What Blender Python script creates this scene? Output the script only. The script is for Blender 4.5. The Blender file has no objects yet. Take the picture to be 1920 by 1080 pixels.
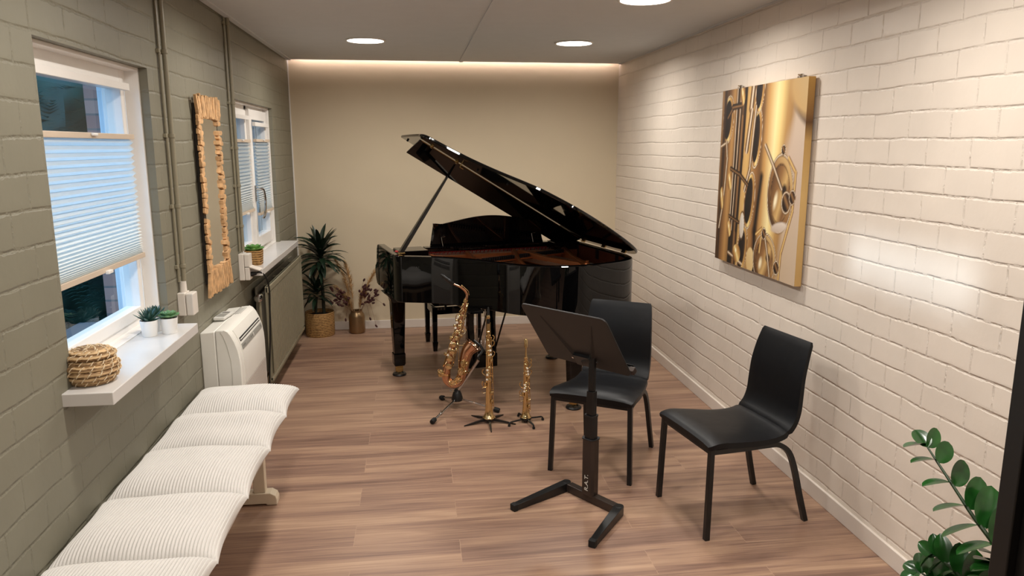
import bpy, bmesh, math, random
from mathutils import Vector, Matrix, Euler

# ------------------------------------------------------------------ camera, world, light, exposure
scene = bpy.context.scene
COL = scene.collection
PI = math.pi
W, D, H = 3.189, 7.425, 2.6            # room: width, far wall, ceiling height

cam_data = bpy.data.cameras.new('camera')
cam = bpy.data.objects.new('camera', cam_data)
COL.objects.link(cam)
cam_data.sensor_width = 36.0
cam_data.lens = 1391.9 * 36.0 / 1920.0
cam_data.clip_start = 0.05
_p, _y, _r = 0.1888, 0.1294, -0.0011
_f = Vector((math.sin(_y) * math.cos(_p), math.cos(_y) * math.cos(_p), -math.sin(_p)))
_ri = Vector((math.cos(_y), -math.sin(_y), 0))
_u = _ri.cross(_f)
_r2 = _ri * math.cos(_r) + _u * math.sin(_r)
_u2 = -_ri * math.sin(_r) + _u * math.cos(_r)
_m = Matrix((_r2, _u2, -_f)).transposed().to_4x4()
_m.translation = Vector((1.1525, 0.0, 1.8097))
cam.matrix_world = _m
scene.camera = cam

scene.view_settings.view_transform = 'Standard'
scene.view_settings.look = 'None'
scene.view_settings.gamma = 1.0
scene.view_settings.use_curve_mapping = False
scene.view_settings.exposure = 0.0

world = bpy.data.worlds.new('evening_sky')
scene.world = world
world.use_nodes = True
_bg = world.node_tree.nodes['Background']
_bg.inputs[0].default_value = (0.34, 0.63, 1.0, 1)
_bg.inputs[1].default_value = 3.3

sun_data = bpy.data.lights.new('low_sun', 'SUN')
sun_data.energy = 1.6
sun_data.angle = math.radians(3)
sun_data.color = (0.75, 0.88, 1.0)
sun = bpy.data.objects.new('low_sun', sun_data)
COL.objects.link(sun)
sun.location = (-4, 3, 2)
sun.rotation_euler = Vector((1.0, -0.065, 0.025)).to_track_quat('-Z', 'Y').to_euler()

LAMP_POWER = 17.0
LAMP_COLOR = (1.0, 0.95, 0.88)
COVE_STRENGTH = 24.0

# ------------------------------------------------------------------ helpers
def lin(c):
    r = []
    for v in c:
        v = v / 255.0
        r.append(v / 12.92 if v <= 0.04045 else ((v + 0.055) / 1.055) ** 2.4)
    return tuple(r) + (1.0,)

class NT:
    def __init__(self, name):
        self.m = bpy.data.materials.new(name)
        self.m.use_nodes = True
        self.t = self.m.node_tree
        self.b = self.t.nodes['Principled BSDF']
    def n(self, kind, **kw):
        nd = self.t.nodes.new(kind)
        for k, v in kw.items():
            if k.startswith('i_'):
                nd.inputs[k[2:].replace('_', ' ')].default_value = v
            else:
                setattr(nd, k, v)
        return nd
    def l(self, a, b):
        self.t.links.new(a, b)
    def ramp(self, fac, stops):
        r = self.n('ShaderNodeValToRGB')
        e = r.color_ramp.elements
        while len(e) < len(stops): e.new(0.5)
        for i, (p, c) in enumerate(stops):
            e[i].position = p; e[i].color = c
        self.l(fac, r.inputs[0])
        return r
    def bump(self, height, strength=0.3, dist=0.01, normal=None):
        b = self.n('ShaderNodeBump')
        b.inputs['Strength'].default_value = strength
        b.inputs['Distance'].default_value = dist
        self.l(height, b.inputs['Height'])
        if normal: self.l(normal, b.inputs['Normal'])
        self.l(b.outputs[0], self.b.inputs['Normal'])
        return b
    def math(self, op, a, b=None):
        m = self.n('ShaderNodeMath', operation=op)
        for i, v in enumerate((a, b)):
            if v is None: continue
            if isinstance(v, (int, float)): m.inputs[i].default_value = v
            else: self.l(v, m.inputs[i])
        return m.outputs[0]

def mat(name, col, rough=0.5, metal=0.0, spec=0.5, coat=0.0, var=0.0, vscale=8.0, bump=0.0, bscale=60.0, bdist=0.002):
    k = NT(name)
    k.b.inputs['Base Color'].default_value = lin(col)
    k.b.inputs['Roughness'].default_value = rough
    k.b.inputs['Metallic'].default_value = metal
    k.b.inputs['Specular IOR Level'].default_value = spec
    k.b.inputs['Coat Weight'].default_value = coat
    k.b.inputs['Coat Roughness'].default_value = 0.03
    tc = k.n('ShaderNodeTexCoord')
    nz = k.n('ShaderNodeTexNoise'); nz.inputs['Scale'].default_value = vscale; nz.inputs['Detail'].default_value = 3
    k.l(tc.outputs['Object'], nz.inputs['Vector'])
    v = max(var, 0.015)
    a = lin(col)
    lo = tuple(x * (1 - v) for x in a[:3]) + (1,); hi = tuple(min(1, x * (1 + v)) for x in a[:3]) + (1,)
    r = k.ramp(nz.outputs['Fac'], [(0.3, lo), (0.7, hi)])
    k.l(r.outputs[0], k.b.inputs['Base Color'])
    if bump:
        n2 = k.n('ShaderNodeTexNoise'); n2.inputs['Scale'].default_value = bscale; n2.inputs['Detail'].default_value = 4
        k.l(tc.outputs['Object'], n2.inputs['Vector'])
        k.bump(n2.outputs['Fac'], bump, bdist)
    return k.m

def emis(name, col, s):
    k = NT(name)
    k.b.inputs['Base Color'].default_value = (0.8, 0.8, 0.8, 1)
    k.b.inputs['Emission Color'].default_value = col
    k.b.inputs['Emission Strength'].default_value = s
    return k.m

def brick_paint(name, col, rough, strength=0.8):
    k = NT(name)
    tc = k.n('ShaderNodeTexCoord')
    sp = k.n('ShaderNodeSeparateXYZ'); k.l(tc.outputs['Object'], sp.inputs[0])
    cb = k.n('ShaderNodeCombineXYZ'); k.l(sp.outputs[1], cb.inputs[0]); k.l(sp.outputs[2], cb.inputs[1])
    wob = k.n('ShaderNodeTexNoise'); wob.inputs['Scale'].default_value = 3.2; wob.inputs['Detail'].default_value = 4
    k.l(tc.outputs['Object'], wob.inputs['Vector'])
    mx = k.n('ShaderNodeVectorMath', operation='SCALE'); mx.inputs['Scale'].default_value = 0.026
    sub = k.n('ShaderNodeVectorMath', operation='SUBTRACT'); sub.inputs[1].default_value = (0.5, 0.5, 0.5)
    k.l(wob.outputs['Color'], sub.inputs[0]); k.l(sub.outputs[0], mx.inputs[0])
    ad = k.n('ShaderNodeVectorMath', operation='ADD'); k.l(cb.outputs[0], ad.inputs[0]); k.l(mx.outputs[0], ad.inputs[1])
    def brick(ms, sm):
        b = k.n('ShaderNodeTexBrick')
        b.offset = 0.5
        b.inputs['Scale'].default_value = 1.0
        b.inputs['Brick Width'].default_value = 0.242
        b.inputs['Row Height'].default_value = 0.108
        b.inputs['Mortar Size'].default_value = ms
        b.inputs['Mortar Smooth'].default_value = sm
        b.inputs['Color1'].default_value = (0.25, 0.25, 0.25, 1)
        b.inputs['Color2'].default_value = (0.9, 0.9, 0.9, 1)
        b.inputs['Mortar'].default_value = (0.5, 0.5, 0.5, 1)
        k.l(ad.outputs[0], b.inputs['Vector'])
        return b
    b1 = brick(0.007, 1.0)
    # long bed joints are deep and ragged, upright joints are mostly filled with paint
    rag = k.n('ShaderNodeTexNoise'); rag.inputs['Scale'].default_value = 26.0; rag.inputs['Detail'].default_value = 5; rag.inputs['Roughness'].default_value = 0.65
    k.l(tc.outputs['Object'], rag.inputs['Vector'])
    s2 = k.n('ShaderNodeSeparateXYZ'); k.l(ad.outputs[0], s2.inputs[0])
    zz = k.math('ADD', s2.outputs[1], k.math('MULTIPLY', k.math('SUBTRACT', rag.outputs['Fac'], 0.5), 0.022))
    fz = k.math('FRACT', k.math('DIVIDE', zz, 0.108))
    # sawtooth profile: a sharp edge under the upper brick, then a slow rise to the face
    pr = k.ramp(fz, [(0.0, (0.55, 0.55, 0.55, 1)), (0.05, (0.12, 0.12, 0.12, 1)), (0.13, (0, 0, 0, 1)), (0.925, (0, 0, 0, 1)), (0.955, (1, 1, 1, 1)), (0.99, (0.62, 0.62, 0.62, 1))])
    n1 = k.n('ShaderNodeTexNoise'); n1.inputs['Scale'].default_value = 4.0; n1.inputs['Detail'].default_value = 4; n1.inputs['Roughness'].default_value = 0.7
    k.l(tc.outputs['Object'], n1.inputs['Vector'])
    depth = k.ramp(n1.outputs['Fac'], [(0.38, (0.15, 0.15, 0.15, 1)), (0.64, (0.95, 0.95, 0.95, 1))])
    hor = k.math('MULTIPLY', pr.outputs[0], depth.outputs[0])
    dv = k.ramp(rag.outputs['Fac'], [(0.40, (0, 0, 0, 1)), (0.62, (0.85, 0.85, 0.85, 1))])
    groove = k.math('ADD', hor, k.math('MULTIPLY', b1.outputs['Fac'], dv.outputs[0]))
    face = k.n('ShaderNodeTexNoise'); face.inputs['Scale'].default_value = 22.0; face.inputs['Detail'].default_value = 5
    k.l(tc.outputs['Object'], face.inputs['Vector'])
    n3 = k.n('ShaderNodeTexNoise'); n3.inputs['Scale'].default_value = 4.0; n3.inputs['Detail'].default_value = 2
    k.l(tc.outputs['Object'], n3.inputs['Vector'])
    h = k.math('SUBTRACT', k.math('ADD', k.math('MULTIPLY', face.outputs['Fac'], 0.22), k.math('MULTIPLY', b1.outputs['Color'], 0.25)), groove)
    h = k.math('ADD', h, k.math('MULTIPLY', n3.outputs['Fac'], 0.5))
    k.bump(h, strength, 0.008)
    a = lin(col)
    vr = k.ramp(n3.outputs['Fac'], [(0.25, tuple(x * 0.95 for x in a[:3]) + (1,)), (0.75, tuple(x * 1.04 for x in a[:3]) + (1,))])
    k.l(vr.outputs[0], k.b.inputs['Base Color'])
    k.b.inputs['Roughness'].default_value = rough
    k.b.inputs['Specular IOR Level'].default_value = 0.4
    return k.m

def wood_floor(name):
    k = NT(name)
    tc = k.n('ShaderNodeTexCoord')
    br = k.n('ShaderNodeTexBrick'); br.offset = 0.37; br.offset_frequency = 2
    br.inputs['Scale'].default_value = 1.0
    br.inputs['Brick Width'].default_value = 1.32; br.inputs['Row Height'].default_value = 0.2
    br.inputs['Mortar Size'].default_value = 0.0012; br.inputs['Mortar Smooth'].default_value = 0.1
    br.inputs['Color1'].default_value = (0, 0, 0, 1); br.inputs['Color2'].default_value = (1, 1, 1, 1)
    br.inputs['Mortar'].default_value = (0.5, 0.5, 0.5, 1)
    k.l(tc.outputs['Object'], br.inputs['Vector'])
    # per plank shift of the grain
    cmb = k.n('ShaderNodeCombineXYZ')
    k.l(k.math('MULTIPLY', br.outputs['Color'], 17.0), cmb.inputs[0]); k.l(k.math('MULTIPLY', br.outputs['Color'], 9.0), cmb.inputs[1])
    ad = k.n('ShaderNodeVectorMath', operation='ADD'); k.l(tc.outputs['Object'], ad.inputs[0]); k.l(cmb.outputs[0], ad.inputs[1])
    def nz(sx, sy, scale, det, dist=0.0):
        mp = k.n('ShaderNodeMapping'); mp.inputs['Scale'].default_value = (sx, sy, 1)
        k.l(ad.outputs[0], mp.inputs[0])
        n = k.n('ShaderNodeTexNoise'); n.inputs['Scale'].default_value = scale; n.inputs['Detail'].default_value = det
        n.inputs['Distortion'].default_value = dist
        k.l(mp.outputs[0], n.inputs['Vector'])
        return n.outputs['Fac']
    big = nz(0.55, 8, 1.0, 6, 1.3)
    fine = nz(2.6, 105, 1.0, 7, 0.5)
    g = k.math('ADD', k.math('MULTIPLY', big, 0.66), k.math('MULTIPLY', fine, 0.34))
    g = k.math('ADD', g, k.math('MULTIPLY', k.math('SUBTRACT', br.outputs['Color'], 0.5), 0.03))
    r = k.ramp(g, [(0.30, lin((104, 78, 66))), (0.43, lin((136, 106, 90))), (0.54, lin((160, 128, 106))), (0.68, lin((182, 150, 124)))])
    mx = k.n('ShaderNodeMix', data_type='RGBA')
    k.l(k.math('MULTIPLY', br.outputs['Fac'], 0.35), mx.inputs[0])
    k.l(r.outputs[0], mx.inputs[6]); mx.inputs[7].default_value = lin((196, 164, 138))
    k.l(mx.outputs[2], k.b.inputs['Base Color'])
    rr = k.ramp(fine, [(0.3, (0.44, 0.44, 0.44, 1)), (0.7, (0.36, 0.36, 0.36, 1))])
    k.l(rr.outputs[0], k.b.inputs['Roughness'])
    k.b.inputs['Specular IOR Level'].default_value = 0.45
    k.bump(k.math('SUBTRACT', k.math('MULTIPLY', fine, 0.3), br.outputs['Fac']), 0.25, 0.0015)
    return k.m

def woven(name, c1, c2, rings=60.0):
    k = NT(name)
    tc = k.n('ShaderNodeTexCoord')
    sp = k.n('ShaderNodeSeparateXYZ'); k.l(tc.outputs['Object'], sp.inputs[0])
    n = k.n('ShaderNodeTexNoise'); n.inputs['Scale'].default_value = 55; n.inputs['Detail'].default_value = 3
    mp = k.n('ShaderNodeMapping'); mp.inputs['Scale'].default_value = (1, 1, 3.0)
    k.l(tc.outputs['Object'], mp.inputs[0]); k.l(mp.outputs[0], n.inputs['Vector'])
    s = k.math('SINE', k.math('ADD', k.math('MULTIPLY', sp.outputs[2], rings * 6.283), k.math('MULTIPLY', n.outputs['Fac'], 3.0)))
    f = k.math('ADD', k.math('MULTIPLY', s, 0.22), n.outputs['Fac'])
    r = k.ramp(f, [(0.22, lin(c1)), (0.75, lin(c2))])
    k.l(r.outputs[0], k.b.inputs['Base Color'])
    k.b.inputs['Roughness'].default_value = 0.75
    k.bump(f, 0.9, 0.004)
    return k.m

def leather(name, col):
    k = NT(name)
    tc = k.n('ShaderNodeTexCoord')
    v = k.n('ShaderNodeTexVoronoi'); v.inputs['Scale'].default_value = 420
    k.l(tc.outputs['Object'], v.inputs['Vector'])
    n = k.n('ShaderNodeTexNoise'); n.inputs['Scale'].default_value = 9; k.l(tc.outputs['Object'], n.inputs['Vector'])
    k.b.inputs['Base Color'].default_value = lin(col)
    k.b.inputs['Roughness'].default_value = 0.46
    k.b.inputs['Specular IOR Level'].default_value = 0.3
    b = k.bump(v.outputs['Distance'], 0.06, 0.0005)
    b2 = k.n('ShaderNodeBump'); b2.inputs['Strength'].default_value = 0.12; b2.inputs['Distance'].default_value = 0.02
    k.l(n.outputs['Fac'], b2.inputs['Height']); k.l(b2.outputs[0], b.inputs['Normal'])
    return k.m

def glass_pane(name):
    k = NT(name)
    t = k.t
    t.nodes.remove(k.b)
    out = t.nodes['Material Output']
    tr = k.n('ShaderNodeBsdfTransparent'); tr.inputs[0].default_value = (0.93, 0.96, 0.97, 1)
    gl = k.n('ShaderNodeBsdfGlossy'); gl.inputs['Roughness'].default_value = 0.02
    fr = k.n('ShaderNodeFresnel'); fr.inputs[0].default_value = 1.5
    mx = k.n('ShaderNodeMixShader')
    ge = k.n('ShaderNodeNewGeometry')
    k.l(k.math('MULTIPLY', fr.outputs[0], k.math('SUBTRACT', 1.0, ge.outputs['Backfacing'])), mx.inputs[0]); k.l(tr.outputs[0], mx.inputs[1]); k.l(gl.outputs[0], mx.inputs[2])
    k.l(mx.outputs[0], out.inputs[0])
    return k.m

def blind_cloth(name):
    k = NT(name)
    t = k.t
    t.nodes.remove(k.b)
    out = t.nodes['Material Output']
    tr = k.n('ShaderNodeBsdfTranslucent'); tr.inputs[0].default_value = (0.86, 0.90, 0.90, 1)
    df = k.n('ShaderNodeBsdfDiffuse'); df.inputs[0].default_value = (0.80, 0.80, 0.76, 1)
    nz = k.n('ShaderNodeTexNoise'); nz.inputs['Scale'].default_value = 300
    bp = k.n('ShaderNodeBump'); bp.inputs['Strength'].default_value = 0.1; bp.inputs['Distance'].default_value = 0.001
    k.l(nz.outputs['Fac'], bp.inputs['Height']); k.l(bp.outputs[0], df.inputs['Normal'])
    mx = k.n('ShaderNodeMixShader')
    tc = k.n('ShaderNodeTexCoord'); sp = k.n('ShaderNodeSeparateXYZ'); k.l(tc.outputs['Object'], sp.inputs[0])
    op = k.ramp(k.math('DIVIDE', sp.outputs[2], 0.5), [(0.04, (0.82, 0.82, 0.82, 1)), (0.2, (0.68, 0.68, 0.68, 1)), (0.6, (0.33, 0.33, 0.33, 1))])
    k.l(op.outputs[0], mx.inputs[0])
    k.l(tr.outputs[0], mx.inputs[1]); k.l(df.outputs[0], mx.inputs[2])
    k.l(mx.outputs[0], out.inputs[0])
    return k.m

def leafmat(name, c1, c2, rough=0.35, scale=10):
    k = NT(name)
    tc = k.n('ShaderNodeTexCoord')
    n = k.n('ShaderNodeTexNoise'); n.inputs['Scale'].default_value = scale; n.inputs['Detail'].default_value = 2
    k.l(tc.outputs['Object'], n.inputs['Vector'])
    r = k.ramp(n.outputs['Fac'], [(0.3, lin(c1)), (0.7, lin(c2))])
    k.l(r.outputs[0], k.b.inputs['Base Color'])
    k.b.inputs['Roughness'].default_value = rough
    return k.m

M = {}
M['sage_brick'] = brick_paint('sage_painted_brick', (126, 122, 106), 0.5, 0.5)
M['cream_brick'] = brick_paint('cream_painted_brick', (228, 216, 203), 0.42, 0.62)
M['beige_wall'] = mat('beige_plaster', (214, 198, 170), 0.7, var=0.02, vscale=2.0, bump=0.15, bscale=6, bdist=0.01)
M['front_wall'] = mat('pale_plaster', (190, 182, 170), 0.7)
M['ceiling'] = mat('ceiling_paint', (206, 207, 208), 0.75)
M['floor'] = wood_floor('laminate_floor')
M['white'] = mat('white_gloss_paint', (240, 236, 231), 0.3)
M['sill'] = mat('white_sill_board', (214, 210, 206), 0.2)
M['base'] = mat('white_baseboard', (226, 216, 206), 0.3)
M['sage'] = mat('sage_enamel', (138, 131, 110), 0.4)
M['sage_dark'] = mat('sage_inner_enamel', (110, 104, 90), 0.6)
M['black_frame'] = mat('black_lacquered_steel', (14, 12, 12), 0.45)
M['piano'] = mat('polished_ebony', (4, 4, 5), 0.03, spec=0.42, coat=0.0)
M['piano_in'] = mat('mahogany_inner_rim', (84, 42, 26), 0.3)
M['plate'] = mat('bronze_painted_plate', (150, 88, 50), 0.35, metal=0.75)
M['felt'] = mat('red_felt', (150, 38, 34), 0.9)
M['string'] = mat('steel_string', (176, 168, 160), 0.3, metal=1.0)
M['sound'] = mat('soundboard_spruce', (120, 84, 58), 0.5)
M['ivory'] = mat('white_key', (232, 226, 214), 0.25)
M['brass'] = mat('brass', (188, 158, 104), 0.25, metal=1.0)
M['gold'] = mat('gold_lacquered_brass', (224, 196, 144), 0.15, metal=1.0, var=0.06, vscale=30)
M['gold_dark'] = mat('gold_key_brass', (218, 192, 144), 0.16, metal=1.0, var=0.1, vscale=60)
M['rose'] = mat('rose_brass', (206, 160, 130), 0.15, metal=1.0, var=0.06, vscale=30)
M['pearl'] = mat('pearl_touch', (224, 216, 202), 0.25)
M['chrome'] = mat('chromed_steel', (200, 198, 196), 0.14, metal=1.0)
M['blackp'] = mat('black_plastic', (16, 16, 17), 0.4)
M['blackm'] = mat('black_powder_coat', (17, 17, 18), 0.38)
M['desk'] = mat('dark_bronze_sheet', (26, 23, 22), 0.5, metal=0.0)
M['post'] = mat('bronze_column', (66, 56, 51), 0.38, metal=0.5)
M['rubber'] = mat('black_rubber', (12, 12, 12), 0.7)
M['leather'] = leather('black_leather', (7, 8, 12))
M['cord'] = mat('white_corduroy', (212, 208, 203), 0.9, var=0.03, vscale=6, bump=0.4, bscale=220, bdist=0.002)
M['bench'] = mat('cream_bench_paint', (226, 212, 188), 0.4)
M['benchwood'] = mat('pale_bench_edge', (196, 172, 142), 0.5)
M['ac'] = mat('white_ac_plastic', (232, 229, 221), 0.35)
M['ac_grey'] = mat('ac_grey_strip', (150, 148, 142), 0.4)
M['dark'] = mat('dark_opening', (20, 18, 18), 0.6)
M['seagrass'] = woven('seagrass_weave', (92, 62, 30), (196, 152, 92), 62)
M['rattan'] = woven('rattan_coil', (112, 80, 46), (212, 178, 132), 70)
M['stitch'] = mat('pale_raffia_stitch', (220, 200, 168), 0.7)
M['soil'] = mat('dark_soil', (40, 30, 22), 0.9, bump=0.6, bscale=90, bdist=0.006)
M['pot'] = mat('white_pot', (238, 236, 232), 0.3)
M['chip'] = mat('driftwood_chip', (200, 158, 112), 0.7, var=0.3, vscale=26, bump=0.4, bscale=80)
M['chip_dark'] = mat('mirror_backing', (44, 36, 30), 0.7)
M['vase'] = mat('brushed_bronze_vase', (150, 124, 92), 0.32, metal=0.85)
M['pampas'] = mat('pampas_straw', (208, 176, 130), 0.9, var=0.15, vscale=40)
M['dried'] = mat('dried_stem', (128, 88, 62), 0.8)
M['pod'] = mat('dried_dark_pod', (70, 32, 30), 0.7, var=0.2)
M['dracaena'] = leafmat('dracaena_leaf', (12, 26, 17), (28, 50, 30), 0.4)
M['cane'] = mat('dracaena_cane', (40, 42, 28), 0.7)
M['zz'] = leafmat('zz_leaf', (15, 54, 17), (36, 88, 33), 0.2, 14)
M['zz_stem'] = mat('zz_stem', (36, 58, 28), 0.5)
M['succ'] = leafmat('succulent_green', (58, 104, 66), (110, 150, 100), 0.4, 30)
M['succ_blue'] = leafmat('succulent_blue_green', (30, 62, 52), (60, 98, 84), 0.4, 30)
M['succ_lite'] = leafmat('succulent_bright_green', (60, 118, 50), (120, 168, 86), 0.4, 30)
M['socket'] = mat('white_socket_plastic', (224, 216, 206), 0.35)
M['cable'] = mat('black_cable', (10, 10, 10), 0.5)
M['remote'] = mat('remote_plastic', (214, 212, 206), 0.35)
M['lamp_ring'] = mat('white_lamp_ring', (225, 220, 214), 0.4)
M['lamp'] = emis('lamp_diffuser', (1.0, 0.93, 0.84, 1), 9.0)
M['cove'] = emis('cove_led', (1.0, 0.82, 0.78, 1), COVE_STRENGTH)
M['glass'] = glass_pane('window_glass')
M['blind'] = blind_cloth('pleated_cloth')
M['rail'] = mat('blind_rail', (206, 188, 168), 0.4)
M['mirror'] = mat('silvered_mirror', (235, 235, 232), 0.02, metal=1.0)
M['grey_txt'] = mat('grey_print', (120, 118, 112), 0.5)
M['white_txt'] = mat('pale_print', (220, 214, 204), 0.5)
M['outbrick'] = None
M['conifer'] = leafmat('conifer_green', (18, 42, 40), (62, 104, 92), 0.6, 3)
M['bark'] = mat('dark_bark', (34, 26, 20), 0.9)
M['outwhite'] = mat('exterior_white_board', (216, 224, 230), 0.5)
M['outground'] = mat('garden_paving', (120, 120, 122), 0.8)
M['fence'] = mat('exterior_grey_board', (150, 160, 172), 0.6)
M['outdark'] = mat('grey_exterior_trim', (80, 88, 96), 0.5)
_k = NT('exterior_brick')
_tc = _k.n('ShaderNodeTexCoord'); _sp = _k.n('ShaderNodeSeparateXYZ'); _k.l(_tc.outputs['Object'], _sp.inputs[0])
_cb = _k.n('ShaderNodeCombineXYZ'); _k.l(_k.math('ADD', _sp.outputs[1], _sp.outputs[0]), _cb.inputs[0]); _k.l(_sp.outputs[2], _cb.inputs[1])
_br = _k.n('ShaderNodeTexBrick'); _br.inputs['Scale'].default_value = 1
_br.inputs['Brick Width'].default_value = 0.22; _br.inputs['Row Height'].default_value = 0.065; _br.inputs['Mortar Size'].default_value = 0.005
_br.inputs['Color1'].default_value = lin((150, 112, 104)); _br.inputs['Color2'].default_value = lin((176, 140, 128)); _br.inputs['Mortar'].default_value = lin((120, 110, 106))
_k.l(_cb.outputs[0], _br.inputs['Vector']); _k.l(_br.outputs['Color'], _k.b.inputs['Base Color']); _k.b.inputs['Roughness'].default_value = 0.85
M['outbrick'] = _k.m

def V3(p): return Vector(p)

class MB:
    """collects shapes and links them as one mesh object"""
    def __init__(self):
        self.v = []; self.f = []
    def add(self, vs, fs):
        o = len(self.v)
        self.v += [tuple(p) for p in vs]
        self.f += [tuple(i + o for i in q) for q in fs]
        return self
    def box(self, x0, x1, y0, y1, z0, z1):
        vs = [(x, y, z) for z in (z0, z1) for y in (y0, y1) for x in (x0, x1)]
        return self.add(vs, [(0, 2, 3, 1), (4, 5, 7, 6), (0, 1, 5, 4), (2, 6, 7, 3), (0, 4, 6, 2), (1, 3, 7, 5)])
    def obox(self, c, sx, sy, sz, mtx):
        c = V3(c)
        vs = [c + mtx @ Vector((x * sx / 2, y * sy / 2, z * sz / 2)) for z in (-1, 1) for y in (-1, 1) for x in (-1, 1)]
        return self.add(vs, [(0, 2, 3, 1), (4, 5, 7, 6), (0, 1, 5, 4), (2, 6, 7, 3), (0, 4, 6, 2), (1, 3, 7, 5)])
    def prism(self, outline, z0, z1):
        n = len(outline)
        vs = [(p[0], p[1], z0) for p in outline] + [(p[0], p[1], z1) for p in outline]
        fs = [tuple(range(n - 1, -1, -1)), tuple(range(n, 2 * n))]
        fs += [(i, (i + 1) % n, n + (i + 1) % n, n + i) for i in range(n)]
        return self.add(vs, fs)
    def loft(self, rings, closed=True, caps=True):
        n = len(rings[0]); o = len(self.v)
        for r in rings: self.v += [tuple(p) for p in r]
        for i in range(len(rings) - 1):
            for j in range(n if closed else n - 1):
                a = o + i * n + j; b = o + i * n + (j + 1) % n
                self.f.append((a, b, b + n, a + n))
        if caps:
            self.f.append(tuple(o + j for j in range(n - 1, -1, -1)))
            self.f.append(tuple(o + (len(rings) - 1) * n + j for j in range(n)))
        return self
    def tube(self, pts, rad, n=10, up=None, square=False, flat=1.0):
        pts = [V3(p) for p in pts]
        if not isinstance(rad, (list, tuple)): rad = [rad] * len(pts)
        rings = []
        t0 = (pts[1] - pts[0]).normalized()
        u = V3(up) if up else (Vector((0, 0, 1)) if abs(t0.z) < 0.9 else Vector((0, 1, 0)))
        for i, p in enumerate(pts):
            t = (pts[min(i + 1, len(pts) - 1)] - pts[max(i - 1, 0)]).normalized()
            u = (u - t * u.dot(t))
            if u.length < 1e-6: u = t.orthogonal()
            u.normalize()
            s = t.cross(u)
            if square:
                q = [(1, 1), (-1, 1), (-1, -1), (1, -1)]
                rings.append([p + (s * a * flat + u * b) * rad[i] for a, b in q])
            else:
                rings.append([p + (s * math.cos(2 * PI * k / n) * flat + u * math.sin(2 * PI * k / n)) * rad[i] for k in range(n)])
        return self.loft(rings)
    def cyl(self, p0, p1, r0, r1=None, n=16):
        return self.tube([p0, p1], [r0, r0 if r1 is None else r1], n)
    def lathe(self, prof, c=(0, 0, 0), n=28, axis=None, caps=True):
        c = V3(c)
        q = Vector((0, 0, 1)).rotation_difference(V3(axis).normalized()) if axis else None
        rings = []
        for r, z in prof:
            ring = []
            for k in range(n):
                p = Vector((r * math.cos(2 * PI * k / n), r * math.sin(2 * PI * k / n), z))
                ring.append(c + (q @ p if q else p))
            rings.append(ring)
        return self.loft(rings, caps=caps)
    def ball(self, c, rx, ry=None, rz=None, n=12, m=8, mtx=None):
        ry = rx if ry is None else ry; rz = rx if rz is None else rz
        c = V3(c)
        rings = []
        for i in range(m + 1):
            a = -PI / 2 + PI * (i + 0.0) / m
            ca = max(math.cos(a), 0.02)
            ring = []
            for k in range(n):
                p = Vector((rx * ca * math.cos(2 * PI * k / n), ry * ca * math.sin(2 * PI * k / n), rz * math.sin(a)))
                ring.append(c + (mtx @ p if mtx else p))
            rings.append(ring)
        return self.loft(rings)
    def grid(self, fn, nu, nv):
        o = len(self.v)
        for j in range(nv + 1):
            for i in range(nu + 1):
                self.v.append(tuple(fn(i / nu, j / nv)))
        for j in range(nv):
            for i in range(nu):
                a = o + j * (nu + 1) + i
                self.f.append((a, a + 1, a + nu + 2, a + nu + 1))
        return self
    def mesh(self, name, m, smooth=35):
        me = bpy.data.meshes.new(name)
        me.from_pydata(self.v, [], self.f)
        bm = bmesh.new(); bm.from_mesh(me)
        bmesh.ops.recalc_face_normals(bm, faces=bm.faces)
        bm.to_mesh(me); bm.free()
        if m: me.materials.append(m)
        if smooth:
            me.shade_smooth()
            me.set_sharp_from_angle(angle=math.radians(smooth))
        return me
    def build(self, name, m, parent=None, smooth=35, bevel=0, loc=None, seg=2):
        o = bpy.data.objects.new(name, self.mesh(name, m, smooth))
        COL.objects.link(o)
        if parent: o.parent = parent
        if loc: o.location = loc
        if bevel:
            b = o.modifiers.new('bevel', 'BEVEL')
            b.width = bevel; b.segments = seg; b.limit_method = 'ANGLE'; b.angle_limit = math.radians(40)
            b.harden_normals = False
        return o

def tag(o, label, cat, group=None):
    o['label'] = label; o['category'] = cat
    if group: o['group'] = group
    return o
def thing(name, label, cat, loc=(0, 0, 0), rotz=0, group=None):
    o = bpy.data.objects.new(name, None)
    o.empty_display_size = 0.1
    COL.objects.link(o)
    o.location = loc; o.rotation_euler = (0, 0, rotz)
    return tag(o, label, cat, group)
def struct(o):
    o['kind'] = 'structure'
    return o
def copy_tree(o, parent=None):
    c = o.copy(); COL.objects.link(c)
    if parent: c.parent = parent
    for ch in list(o.children): copy_tree(ch, c)
    return c
def catmull(pts, n=8, closed=False):
    P = [V3(p) for p in pts]; out = []
    N = len(P)
    rng = range(N if closed else N - 1)
    for i in rng:
        if closed:
            a, b, c, d = P[(i - 1) % N], P[i], P[(i + 1) % N], P[(i + 2) % N]
        else:
            a, b, c, d = P[max(i - 1, 0)], P[i], P[i + 1], P[min(i + 2, N - 1)]
        for k in range(n):
            t = k / n
            out.append(0.5 * ((2 * b) + (c - a) * t + (2 * a - 5 * b + 4 * c - d) * t * t + (3 * b - a - 3 * c + d) * t ** 3))
    if not closed: out.append(P[-1])
    return out

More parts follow.
